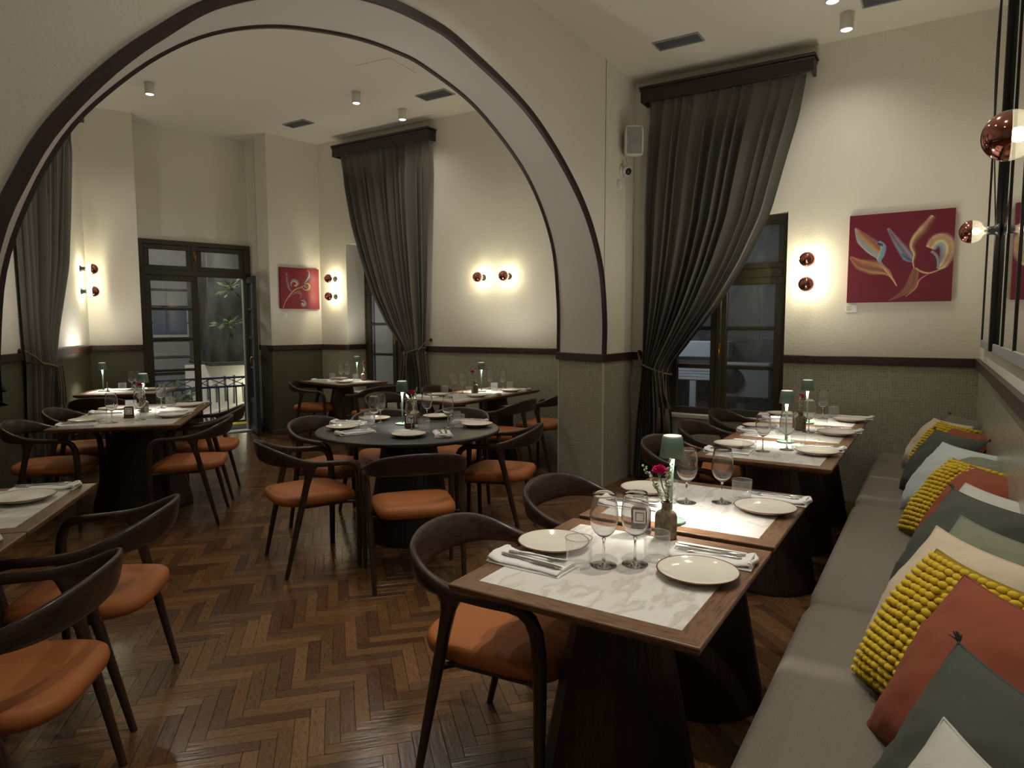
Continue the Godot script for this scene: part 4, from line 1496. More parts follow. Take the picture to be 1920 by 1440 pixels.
func paintings() -> void:
	NZ.seed = 5
	NZ.frequency = 0.05
	var grey := rgb(150, 160, 170); var blue := rgb(120, 158, 182); var ochre := rgb(186, 150, 92); var rust := rgb(156, 92, 66); var cream := rgb(220, 208, 168); var navy := rgb(48, 58, 92); var brown := rgb(120, 84, 72); var mauve := rgb(118, 96, 110)
	var img := Image.create(512, 500, false, Image.FORMAT_RGB8)
	img.fill(rgb(106, 18, 40))
	var V := func(x: float, y: float) -> Vector2: return Vector2(x, y)
	# left pair of leaves
	stroke(img, [V.call(0.06, 0.14), V.call(0.13, 0.25), V.call(0.23, 0.36), V.call(0.30, 0.44), V.call(0.31, 0.52)], [0.005, 0.06, 0.085, 0.07, 0.02], [blue, rust, ochre, grey, cream], 0.25)
	stroke(img, [V.call(0.055, 0.15), V.call(0.10, 0.30), V.call(0.20, 0.42), V.call(0.28, 0.49)], [0.003, 0.02, 0.016, 0.008], [blue, grey, cream])
	stroke(img, [V.call(0.30, 0.31), V.call(0.345, 0.37), V.call(0.33, 0.46), V.call(0.31, 0.53), V.call(0.35, 0.60), V.call(0.42, 0.68)], [0.01, 0.03, 0.034, 0.022, 0.02, 0.005], [grey, blue, blue, cream], 0.15)
	stroke(img, [V.call(0.29, 0.335), V.call(0.335, 0.355)], [0.016, 0.012], [navy, navy])
	stroke(img, [V.call(0.02, 0.47), V.call(0.12, 0.56), V.call(0.25, 0.605), V.call(0.37, 0.65), V.call(0.44, 0.72)], [0.012, 0.07, 0.09, 0.05, 0.008], [brown, ochre, rust, brown, ochre, mauve], 0.45)
	stroke(img, [V.call(0.36, 0.62), V.call(0.44, 0.73), V.call(0.49, 0.82)], [0.006, 0.012, 0.005], [ochre, cream])
	# middle leaves
	stroke(img, [V.call(0.38, 0.17), V.call(0.45, 0.29), V.call(0.52, 0.40), V.call(0.585, 0.50), V.call(0.63, 0.555)], [0.012, 0.038, 0.055, 0.062, 0.01], [mauve, grey, mauve, blue, grey], 0.5)
	stroke(img, [V.call(0.52, 0.47), V.call(0.58, 0.53), V.call(0.64, 0.56)], [0.014, 0.02, 0.01], [navy, blue])
	stroke(img, [V.call(0.80, 0.07), V.call(0.72, 0.20), V.call(0.65, 0.29), V.call(0.615, 0.38), V.call(0.645, 0.47), V.call(0.635, 0.56), V.call(0.65, 0.64)], [0.03, 0.055, 0.045, 0.03, 0.02, 0.012, 0.006], [mauve, brown, ochre, cream, ochre], 0.5)
	# lower leaf
	stroke(img, [V.call(0.66, 0.64), V.call(0.645, 0.72), V.call(0.62, 0.82), V.call(0.55, 0.90), V.call(0.42, 0.985)], [0.03, 0.05, 0.055, 0.035, 0.004], [ochre, brown, rust, mauve], 0.4)
	stroke(img, [V.call(0.66, 0.63), V.call(0.72, 0.675), V.call(0.79, 0.69), V.call(0.86, 0.665), V.call(0.93, 0.63)], [0.008, 0.012, 0.010, 0.008, 0.006], [cream, ochre])
	stroke(img, [V.call(0.79, 0.69), V.call(0.70, 0.76), V.call(0.665, 0.85), V.call(0.58, 0.94)], [0.004, 0.008, 0.01, 0.004], [cream, rust])
	# the shell-like curl
	stroke(img, [V.call(0.79, 0.42), V.call(0.83, 0.345), V.call(0.90, 0.33), V.call(0.945, 0.40), V.call(0.945, 0.49), V.call(0.90, 0.60), V.call(0.86, 0.64)], [0.055, 0.075, 0.08, 0.085, 0.08, 0.06, 0.01], [grey, cream, ochre, cream, grey, blue], 0.3)
	stroke(img, [V.call(0.80, 0.45), V.call(0.845, 0.50), V.call(0.865, 0.57), V.call(0.86, 0.64)], [0.02, 0.018, 0.014, 0.01], [brown, grey, blue])
	canvas("large_painting", img, Vector3(-0.278, 1.972, BACK), 0.0, Vector2(0.705, 0.685), "large square red painting with pale leaf shapes on the back wall")
	# the smaller painting
	img = Image.create(384, 384, false, Image.FORMAT_RGB8)
	img.fill(rgb(122, 20, 42))
	stroke(img, [V.call(0.05, 0.99), V.call(0.13, 0.80), V.call(0.26, 0.63), V.call(0.38, 0.52), V.call(0.52, 0.47), V.call(0.62, 0.40)], [0.008, 0.014, 0.018, 0.016, 0.012, 0.006], [ochre, cream, rust], 0.3)
	stroke(img, [V.call(0.17, 0.14), V.call(0.17, 0.28), V.call(0.20, 0.42), V.call(0.22, 0.52), V.call(0.30, 0.59)], [0.035, 0.04, 0.045, 0.035, 0.01], [mauve, brown, grey, mauve], 0.5)
	var sp := func(cx: float, cy: float, r0: float, r1: float, a0: float, a1: float, w: float, cols: Array) -> void:
		var pts := []
		for k in 14:
			var t := k / 13.0
			var a: float = lerpf(a0, a1, t)
			var r: float = lerpf(r0, r1, t)
			pts.append(Vector2(cx + cos(a) * r, cy + sin(a) * r))
		stroke(img, pts, [w * 0.4, w, w, w * 0.3], cols, 0.3)
	sp.call(0.36, 0.40, 0.10, 0.03, 2.6, 8.5, 0.03, [grey, cream, ochre])
	sp.call(0.36, 0.40, 0.11, 0.09, 3.2, 6.6, 0.025, [grey, blue, mauve])
	sp.call(0.66, 0.43, 0.115, 0.05, 3.0, -2.2, 0.03, [rust, ochre, cream])
	sp.call(0.64, 0.43, 0.05, 0.01, 0.0, 6.0, 0.025, [navy, blue, grey])
	stroke(img, [V.call(0.70, 0.02), V.call(0.75, 0.12), V.call(0.73, 0.22), V.call(0.66, 0.31), V.call(0.60, 0.38)], [0.004, 0.02, 0.035, 0.025, 0.008], [navy, blue, grey, cream], 0.2)
	stroke(img, [V.call(0.22, 0.72), V.call(0.33, 0.62), V.call(0.45, 0.58), V.call(0.52, 0.64), V.call(0.49, 0.76)], [0.01, 0.03, 0.05, 0.035, 0.008], [brown, rust, mauve, ochre], 0.4)
	sp.call(0.56, 0.87, 0.085, 0.01, 4.2, 11.0, 0.04, [blue, grey, cream])
	sp.call(0.56, 0.87, 0.04, 0.0, 0.0, 5.0, 0.02, [ochre, cream, rust])
	var p6 := Vector3(-7.47, 0, -5.80)
	var d := (Vector3(-7.347, 0, -6.55) - p6).normalized()
	var c := p6 + d * 0.42
	canvas("small_painting", img, Vector3(c.x, 1.965, c.z), atan2(-d.z, d.x) , Vector2(0.585, 0.55), "smaller red painting with curling shapes left of the niche window")
	plaque(Vector3(-0.60, 1.585, BACK), 0.0, "small white title card under the large red painting")
	c = p6 + d * 0.19
	plaque(Vector3(c.x, 1.60, c.z), atan2(-d.z, d.x), "small white title card under the smaller red painting")


func canvas(n: String, img: Image, at: Vector3, turn: float, s: Vector2, label: String) -> void:
	var o := thing(n, at, turn, label, "painting")
	var m := mat(n + "_print", Color.WHITE, 0.5)
	m.albedo_texture = ImageTexture.create_from_image(img)
	bumped(m, noise_tex(0.3, 256, 2, [], false, 9), 0.02)
	var b := Buf.new()
	var z := 0.04
	b.quad(Vector3(-s.x / 2, s.y / 2, z), Vector3(s.x / 2, s.y / 2, z), Vector3(s.x / 2, -s.y / 2, z), Vector3(-s.x / 2, -s.y / 2, z), -1, Vector2(0, 0), Vector2(1, 0), Vector2(1, 1), Vector2(0, 1))
	part("painted_face", b.mesh(false), m, o)
	b = Buf.new()
	b.box(Vector3(0, 0, z * 0.5 - 0.0005), Vector3(s.x, s.y, z - 0.001), 0.002)
	part("stretcher", b.mesh(), mat(n + "_edge", rgb(118, 20, 44), 0.6), o)


func plaque(at: Vector3, turn: float, label: String) -> void:
	var o := thing("title_card", at, turn, label, "card")
	var b := Buf.new()
	b.box(Vector3(0, 0, 0.004), Vector3(0.085, 0.062, 0.006), 0.001)
	part("card", b.mesh(), M.paper, o)
	b = Buf.new()
	for k in 4:
		b.box(Vector3(-0.012 - 0.004 * (k % 2), 0.018 - k * 0.011, 0.0074), Vector3(0.04 - 0.008 * (k % 2), 0.0022, 0.0008))
	part("print", b.mesh(), M.ink, o)


# ---------------------------------------------------------------- banquette and pillows
func banquette() -> void:
	var x0 := -0.366
	var z1 := -0.95
	var seams := [-6.03, -4.216, -2.60, z1]
	var o := thing("banquette_base", Vector3(0, 0, 0), 0, "dark plinth of the long banquette along the right wall", "bench")
	var b := Buf.new()
	b.box(Vector3((x0 + 0.03 + RIGHT) * 0.5, 0.16, (BACK + z1) * 0.5), Vector3(RIGHT - x0 - 0.04, 0.32, z1 - BACK - 0.02), 0.006)
	part("plinth", b.mesh(), M.bench_base, o)
	var says := ["farthest grey seat cushion of the banquette, by the back wall", "middle grey seat cushion of the banquette", "nearest grey seat cushion of the banquette, at lower right"]
	for i in 3:
		var za: float = seams[i] + 0.003
		var zb: float = seams[i + 1] - 0.003
		b = Buf.new()
		var rings := []
		var prof := []
		var r := 0.045
		# cross-section in x-y, rounded at the front
		for k in 9:
			var a := lerpf(PI, PI / 2, k / 8.0)
			prof.append(Vector2(x0 + r + cos(a) * r, 0.45 - r + sin(a) * r))
		for k in 14:
			prof.append(Vector2(lerpf(x0 + r + 0.03, RIGHT - 0.02, k / 13.0), 0.45))
		prof.append(Vector2(RIGHT - 0.02, 0.325))
		for k in 5:
			prof.append(Vector2(lerpf(RIGHT - 0.1, x0 + 0.02, k / 4.0), 0.32))
		prof.append(Vector2(x0, 0.34))
		var nz := 30
		for k in nz + 1:
			var t := float(k) / nz
			# ease the ends over
			var e := minf(t, 1.0 - t) * (zb - za)
			var sh := 0.0 if e > 0.03 else 0.022 * pow(1.0 - e / 0.03, 2.0)
			var zz := lerpf(za, zb, t)
			if k == 1: zz = za + 0.012
			if k == nz - 1: zz = zb - 0.012
			e = minf(zz - za, zb - zz)
			sh = 0.0 if e > 0.03 else 0.020 * pow(1.0 - e / 0.03, 2.0)
			var ring_ := PackedVector3Array()
			for p in prof:
				var puff: float = 0.008 * sin(PI * t) if p.y > 0.44 else 0.0
				ring_.append(Vector3(p.x + (sh if p.x < x0 + 0.06 else 0.0), p.y - (sh if p.y > 0.4 else 0.0) + puff * 0.6 + 0.0015 * sin(p.x * 30.0 + zz * 9.0) * (1.0 if p.y > 0.44 else 0.0), zz))
			rings.append(ring_)
		b.loft(rings, 0)
		single("seat_cushion", b.mesh(), M.bench_cloth, says[i], "cushion", "banquette seat cushions")
	var P := [
		# x, z of the lower outer corner, size, material, lean, turn, seed, label, fringe
		[-0.135, -1.12, 0.42, "pillow_white", 32.0, 52.0, 1, "pale grey-white pillow at the very bottom right corner", false],
		[-0.115, -1.40, 0.44, "pillow_green", 31.0, 52.0, 2, "dark green fringed pillow in front of the nearest rust pillow", true],
		[-0.110, -1.80, 0.46, "pillow_rust", 32.0, 52.0, 3, "nearest rust linen pillow, largest in view", false],
		[-0.165, -2.07, 0.44, "pillow_mustard", 33.0, 52.0, 4, "nearest mustard pillow with rows of knitted bobbles", false],
		[-0.165, -2.27, 0.45, "pillow_beige", 31.0, 54.0, 5, "beige pillow with a piped edge behind the nearest mustard pillow", false],
		[-0.100, -2.46, 0.45, "pillow_sage", 32.0, 54.0, 6, "sage green pillow behind the beige pillow near the wall", false],
		[-0.125, -2.86, 0.46, "pillow_green", 33.0, 54.0, 7, "large dark green fringed pillow halfway along the banquette", true],
		[-0.075, -3.04, 0.45, "pillow_white", 33.0, 54.0, 8, "off-white pillow squeezed behind the large dark green pillow", false],
		[-0.070, -3.50, 0.46, "pillow_rust", 36.0, 54.0, 9, "rust pillow in the middle of the banquette row", false],
		[-0.125, -3.70, 0.45, "pillow_mustard", 36.0, 54.0, 10, "mustard bobble pillow behind the middle rust pillow", false],
		[-0.055, -3.98, 0.43, "pillow_sage", 33.0, 55.0, 11, "pale sage pillow tilted between mustard and pale blue pillows", false],
		[-0.145, -4.16, 0.44, "pillow_blue", 32.0, 56.0, 12, "pale blue-white pillow with a beige top on the far half", false],
		[-0.165, -4.66, 0.43, "pillow_green", 30.0, 56.0, 13, "dark green fringed pillow nearest the far end", true],
		[-0.090, -4.97, 0.42, "pillow_rust", 32.0, 58.0, 14, "small-looking rust pillow at the far end of the banquette", false],
		[-0.140, -5.20, 0.42, "pillow_mustard", 31.0, 58.0, 15, "farthest mustard bobble pillow by the back wall", false],
		[-0.185, -5.38, 0.42, "pillow_beige", 31.0, 58.0, 16, "cream pillow leaning by the back wall at the bench end", false],
		[-0.080, -5.62, 0.42, "pillow_grey", 30.0, 58.0, 17, "grey-green pillow in the far corner of the banquette", true],
	]
	for q in P:
		pillow(q)


func pillow(q: Array) -> void:
	var s: float = q[2]
	var al := deg_to_rad(q[5])
	var tl := deg_to_rad(q[4])
	var along := Vector3(cos(al), 0, sin(al))
	var back := Vector3(sin(al), 0, -cos(al))
	var up := Vector3.UP * cos(tl) + back * sin(tl)
	var bs := Basis(along, up, along.cross(up))
	var o := thing("pillow", Vector3(q[0] - 0.03, 0.463, q[1]) + along * s * 0.5, 0, q[7], "pillow", "pillows on the banquette")
	o.basis = bs
	var n := 30
	var T := 0.074
	var sd: float = q[6]
	NZ.seed = q[6]
	NZ.frequency = 0.9
	var pos := func(u: float, v: float, side: float) -> Vector3:
		# u, v in -1..1; edges bow inwards between the corners
		var bow_u := 1.0 - 0.085 * (1.0 - v * v) * absf(u) - 0.02 * sin(sd + v * 4.0) * absf(u)
		var bow_v := 1.0 - 0.085 * (1.0 - u * u) * absf(v)
		var x := s * 0.5 * u * bow_u
		var y := s * 0.5 * (v * bow_v + 1.0)
		var e := (1.0 - pow(absf(u), 2.6)) * (1.0 - pow(absf(v), 2.6))
		var sag := 1.0 - 0.22 * v
		var wr := 0.011 * NZ.get_noise_2d(u * 1.7 + sd * 3.0, v * 1.7) + 0.006 * NZ.get_noise_2d(u * 4.5, v * 4.5 + sd)
		var crease := -0.012 * exp(-pow((u * 0.8 + v * 0.5 - 0.35 - 0.1 * sin(sd)) / 0.07, 2.0)) * e
		var z := side * (T * sag * pow(maxf(e, 0.0), 0.62)) + (wr + crease) * minf(1.0, e * 3.0) + 0.035 * u * u * 0.0 - 0.02 * (v * v)
		# the pillow bends a little round whatever it leans on
		return Vector3(x, y, z + 0.03 * cos(u * 1.4) - 0.03)
	var b := Buf.new()
	for side in [1.0, -1.0]:
		var grid := []
		for i in n + 1:
			var row := []
			var v := sin(lerpf(-PI / 2, PI / 2, float(i) / n))
			for j in n + 1:
				var u := sin(lerpf(-PI / 2, PI / 2, float(j) / n))
				row.append(pos.call(u, v, side))
			grid.append(row)
		for i in n:
			for j in n:
				var us := [Vector2(j, i) / n * s, Vector2(j + 1, i) / n * s, Vector2(j + 1, i + 1) / n * s, Vector2(j, i + 1) / n * s]
				if side > 0:
					b.quad(grid[i][j], grid[i][j + 1], grid[i + 1][j + 1], grid[i + 1][j], 0, us[0], us[1], us[2], us[3])
				else:
					b.quad(grid[i + 1][j], grid[i + 1][j + 1], grid[i][j + 1], grid[i][j], 0, us[3], us[2], us[1], us[0])
	part("cover", b.mesh(), M[q[3]], o)
	# seam round the edge
	b = Buf.new()
	var path := []
	for e in 4:
		for k in 16:
			var t := lerpf(-1.0, 1.0, k / 16.0)
			var uv: Vector2 = [Vector2(t, -1), Vector2(1, t), Vector2(-t, 1), Vector2(-1, -t)][e]
			path.append(pos.call(uv.x, uv.y, 1.0))
	path.append(path[0])
	b.tube(path, [0.0032], 5)
	part("seam", b.mesh(), M[q[3]], o)
	if q[3] == "pillow_mustard":
		b = Buf.new()
		var rows := 19
		var cols := 15
		for i in rows:
			for j in cols:
				var v := lerpf(-0.94, 0.94, (i + 0.5) / rows)
				var u := lerpf(-0.95, 0.95, (j + 0.5) / cols)
				var c: Vector3 = pos.call(u, v, 1.0)
				var du: Vector3 = pos.call(u + 0.03, v, 1.0) - c
				var dv: Vector3 = pos.call(u, v + 0.03, 1.0) - c
				du = du.normalized(); dv = dv.normalized()
				var nn := du.cross(dv).normalized()
				var skew := 0.35 * sin(i * 1.3 + j * 0.7 + sd) * 0.5
				var bs2 := Basis(du * s / cols * 0.50, (dv + du * skew).normalized() * s / rows * 0.47, nn * 0.0105)
				blob(b, c + nn * 0.004, bs2, 7, 4)
		tag(part("bobbles", b.mesh(), M.wool, o), "knitted mustard bobbles in rows", "", "", "stuff")
	if q[8]:
		b = Buf.new()
		for cxy in [Vector2(-1, -1), Vector2(1, 1), Vector2(-1, 1), Vector2(1, -1)]:
			var c: Vector3 = pos.call(cxy.x, cxy.y, 1.0)
			for k in 20:
				var d := Vector3(cxy.x + rng.randf_range(-0.7, 0.7), cxy.y * 0.8 + rng.randf_range(-0.4, 0.7), rng.randf_range(-0.5, 0.5)).normalized()
				b.tube([c - d * 0.004, c + d * 0.012, c + d * 0.024 + Vector3(0, -0.004, rng.randf_range(-0.006, 0.006))], [0.0018, 0.0016, 0.001], 4)
		tag(part("fringe", b.mesh(), M.fringe, o), "tufted fringe at the corners", "", "", "stuff")


func blob(b: Buf, c: Vector3, bs: Basis, n: int, m: int) -> void:
	var rings := []
	for i in m + 1:
		var a := lerpf(-PI / 2, PI / 2, float(i) / m)
		var r := PackedVector3Array()
		for j in n:
			var t := TAU * j / n
			r.append(c + bs * Vector3(cos(a) * cos(t), cos(a) * sin(t), sin(a)))
		rings.append(r)
	b.loft(rings, 0, true, false, false)


# ---------------------------------------------------------------- chairs
func sect(c: Vector3, a: Vector3, d: Vector3, ra: float, rd: float, n := 14, pw := 0.75) -> PackedVector3Array:
	var r := PackedVector3Array()
	for k in n:
		var t := TAU * k / n
		var ca := cos(t)
		var sa := sin(t)
		r.append(c + a * (signf(ca) * pow(absf(ca), pw) * ra) + d * (signf(sa) * pow(absf(sa), pw) * rd))
	return r


func chair_proto() -> Node3D:
	var p := proto("dining_chair")
	var w: Material = M.chair_wood
	# back rail and arms in one bow, wide behind and slim at the arms: x, y, z, half height, half thickness
	var half := [[0.272, 0.648, 0.135, 0.0155, 0.019], [0.276, 0.651, 0.06, 0.0165, 0.019], [0.277, 0.656, -0.02, 0.018, 0.0185], [0.275, 0.664, -0.09, 0.023, 0.0175], [0.264, 0.677, -0.155, 0.033, 0.016], [0.234, 0.693, -0.212, 0.045, 0.0145], [0.180, 0.706, -0.256, 0.054, 0.013], [0.095, 0.714, -0.283, 0.060, 0.012], [0.0, 0.717, -0.292, 0.062, 0.012]]
	var st := []
	for h in half:
		st.append(h)
	for i in range(half.size() - 2, -1, -1):
		var h: Array = half[i].duplicate()
		h[0] = -h[0]
		st.append(h)
	var fine := []
	for i in st.size() - 1:
		for k in 5:
			var t := k / 5.0
			var e := []
			for c in 5:
				var a: Array = st[maxi(i - 1, 0)]
				var z: Array = st[mini(i + 2, st.size() - 1)]
				e.append(cubic_interpolate(st[i][c], st[i + 1][c], a[c], z[c], t))
			fine.append(e)
	fine.append(st[-1])
	var rings := []
	for i in fine.size():
		var e: Array = fine[i]
		var f0: Array = fine[maxi(i - 1, 0)]
		var f1: Array = fine[mini(i + 1, fine.size() - 1)]
		var tg := Vector3(f1[0] - f0[0], 0, f1[2] - f0[2]).normalized()
		var nn := Vector3(-tg.z, 0, tg.x)
		var lean: float = clampf((e[3] - 0.02) * 5.0, 0.0, 0.22)
		var outw := nn if nn.dot(Vector3(e[0], 0, e[2] + 0.02)) > 0 else -nn
		var upv := (Vector3.UP + outw * lean).normalized()
		rings.append(sect(Vector3(e[0], e[1], e[2]), upv, outw, e[3], e[4], 16, 0.7))
	var b := Buf.new()
	b.loft(rings, 0)
	part("backrest", b.mesh(), w, p)
	for s in [-1.0, 1.0]:
		# front leg, curving back into the arm
		b = Buf.new()
		var pts := [Vector3(0.262, 0, 0.215), Vector3(0.265, 0.2, 0.220), Vector3(0.269, 0.40, 0.224), Vector3(0.272, 0.53, 0.222), Vector3(0.273, 0.585, 0.214), Vector3(0.273, 0.622, 0.196), Vector3(0.273, 0.643, 0.166), Vector3(0.272, 0.648, 0.13)]
		var ra := [0.0125, 0.0155, 0.0185, 0.020, 0.0195, 0.019, 0.018, 0.0165]
		rings = []
		for i in pts.size():
			var tg: Vector3 = (pts[mini(i + 1, pts.size() - 1)] - pts[maxi(i - 1, 0)]).normalized()
			var c: Vector3 = pts[i]
			c.x *= s
			tg.x *= s
			var side := Vector3.RIGHT
			rings.append(sect(c, side, tg.cross(side).normalized(), ra[i] * 0.95, ra[i] * 1.05, 12, 0.85))
		b.loft(rings, 0)
		part("leg", b.mesh(), w, p)
		# rear leg, leaning forwards to flare into the arm
		b = Buf.new()
		pts = [Vector3(0.248, 0, -0.215), Vector3(0.254, 0.2, -0.170), Vector3(0.261, 0.40, -0.124), Vector3(0.266, 0.53, -0.093), Vector3(0.270, 0.60, -0.076), Vector3(0.273, 0.632, -0.068), Vector3(0.275, 0.652, -0.062)]
		var r1 := [0.0125, 0.0155, 0.018, 0.0185, 0.0185, 0.018, 0.0165]
		var r2 := [0.0125, 0.016, 0.020, 0.021, 0.025, 0.036, 0.058]
		rings = []
		for i in pts.size():
			var c: Vector3 = pts[i]
			c.x *= s
			rings.append(sect(c, Vector3.RIGHT, Vector3(0, 0.2 if i < 4 else 0.05, 1).normalized(), r1[i], r2[i], 12, 0.85))
		b.loft(rings, 0)
		part("leg", b.mesh(), w, p)
	# seat rails
	b = Buf.new()
	for s in [-1.0, 1.0]:
		b.tube([Vector3(s * 0.268, 0.398, 0.222), Vector3(s * 0.235, 0.397, 0.20), Vector3(s * 0.205, 0.396, 0.16), Vector3(s * 0.205, 0.396, -0.09), Vector3(s * 0.232, 0.398, -0.115), Vector3(s * 0.261, 0.40, -0.124)], [0.013, 0.011, 0.011, 0.011, 0.011, 0.013], 8)
	b.box(Vector3(0, 0.395, 0.17), Vector3(0.42, 0.018, 0.02), 0.004)
	b.box(Vector3(0, 0.395, -0.10), Vector3(0.42, 0.018, 0.02), 0.004)
	part("seat_frame", b.mesh(), w, p)
	# cushion
	b = Buf.new()
	rings = []
	for e in [[0.398, 0.86], [0.400, 0.94], [0.410, 0.985], [0.428, 1.0], [0.446, 0.985], [0.458, 0.94], [0.466, 0.84], [0.472, 0.62], [0.475, 0.3], [0.4755, 0.02]]:
		var r := PackedVector3Array()
		for k in 48:
			var t := TAU * k / 48
			var x := signf(cos(t)) * pow(absf(cos(t)), 0.5) * 0.236
			var z := signf(sin(t)) * pow(absf(sin(t)), 0.5) * 0.248
			x *= 1.0 - 0.07 * (0.5 - z / 0.5) * 0.9
			var q := Vector3(x * e[1], e[0], z * e[1] + 0.0)
			q.y += 0.012 * pow(absf(q.x) / 0.236, 3.0) * (0.4 if e[0] > 0.43 else 0.2) - 0.016 * smoothstep(0.12, 0.25, q.z) + 0.010 * smoothstep(-0.14, -0.26, q.z)
			r.append(q)
		rings.append(r)
	b.loft(rings, 0)
	part("seat", b.mesh(), M.seat_leather, p)
	return p


# ---------------------------------------------------------------- tables
func table_proto(n: String, wx: float, wz: float, ra := 0.13, rb := 0.245) -> Node3D:
	var p := proto(n)
	var b := Buf.new()
	var h := 0.75
	var rings := []
	for e in [[h - 0.036, 0.035], [h - 0.020, 0.004], [h - 0.004, 0.0], [h - 0.001, 0.0015], [h, 0.005]]:
		var r := PackedVector3Array()
		for k in 4:
			var sx: float = [-1, 1, 1, -1][k]
			var sz: float = [-1, -1, 1, 1][k]
			r.append(Vector3(sx * (wx * 0.5 - e[1]), e[0], sz * (wz * 0.5 - e[1])))
		rings.append(r)
	for i in rings.size() - 1:
		for k in 4:
			var j := (k + 1) % 4
			b.quad(rings[i][k], rings[i][j], rings[i + 1][j], rings[i + 1][k], -1, Vector2(rings[i][k].y, 0), Vector2(rings[i][k].y, 0.75), Vector2(rings[i + 1][k].y, 0.75), Vector2(rings[i + 1][k].y, 0))
	# mitred border: four boards whose grain follows their length
	var bw := 0.056
	var O: PackedVector3Array = rings[-1]
	for k in 4:
		var j := (k + 1) % 4
		var sg := [Vector3(1, 0, 1), Vector3(-1, 0, 1), Vector3(-1, 0, -1), Vector3(1, 0, -1)]
		var i0: Vector3 = O[k] + sg[k] * bw
		var i1: Vector3 = O[j] + sg[j] * bw
		b.quad(O[k], O[j], i1, i0, -1, Vector2(0.1 * k, 0), Vector2(0.1 * k, 0.75), Vector2(bw + 0.1 * k, 0.75 - bw), Vector2(bw + 0.1 * k, bw))
	b.quad(O[0] + Vector3(bw, 0, bw), O[1] + Vector3(-bw, 0, bw), O[2] + Vector3(-bw, 0, -bw), O[3] + Vector3(bw, 0, -bw))
	var B0: PackedVector3Array = rings[0]
	b.quad(B0[3], B0[2], B0[1], B0[0])
	part("table_top", b.mesh(), M.table_wood, p)
	b = Buf.new()
	b.box(Vector3(0, h + 0.0003, 0), Vector3(wx - 0.01 - bw * 2, 0.0016, wz - 0.01 - bw * 2), 0.0006)
	part("marble_inlay", b.mesh(), M.marble, p)
	pedestal(p, ra, rb, M.pedestal_wood)
	return p


func pedestal(p: Node3D, r0: float, r1: float, mt: Material) -> void:
	var b := Buf.new()
	var rings := []
	for e in [[0.0, 0.97], [0.012, 1.0], [0.03, 1.0], [0.2, 0.86], [0.4, 0.68], [0.6, 0.50], [0.66, 0.45], [0.715, 0.45]]:
		var r := PackedVector3Array()
		var k1: float = (e[1] - 0.45) / 0.55
		var rad := lerpf(r0, r1, maxf(k1, 0.0)) if e[0] > 0.0 else r1 * 0.985
		for k in 20:
			var t := TAU * k / 20
			r.append(Vector3(cos(t) * rad, e[0], sin(t) * rad))
		rings.append(r)
	for i in rings.size() - 1:
		for k in 20:
			var j := (k + 1) % 20
			b.quad(rings[i][k], rings[i][j], rings[i + 1][j], rings[i + 1][k], -1, Vector2(k * 0.06, rings[i][k].y), Vector2(k * 0.06 + 0.06, rings[i][k].y), Vector2(k * 0.06 + 0.06, rings[i + 1][k].y), Vector2(k * 0.06, rings[i + 1][k].y))
	for k in 20:
		var j := (k + 1) % 20
		b.tri(Vector3.ZERO, rings[0][j], rings[0][k])
		b.tri(Vector3(0, 0.715, 0), rings[-1][k], rings[-1][j])
	part("pedestal", b.mesh(), mt, p)


const XC := -0.752           # middle of the banquette row of tables
const ZR := [-1.772, -2.56, -3.905, -4.66, -5.415]
var TL := Vector3(-5.118, 0, -2.658)
var T6 := Vector3(-3.172, 0, -0.93)
var ANG := atan2(0.749, 0.663)


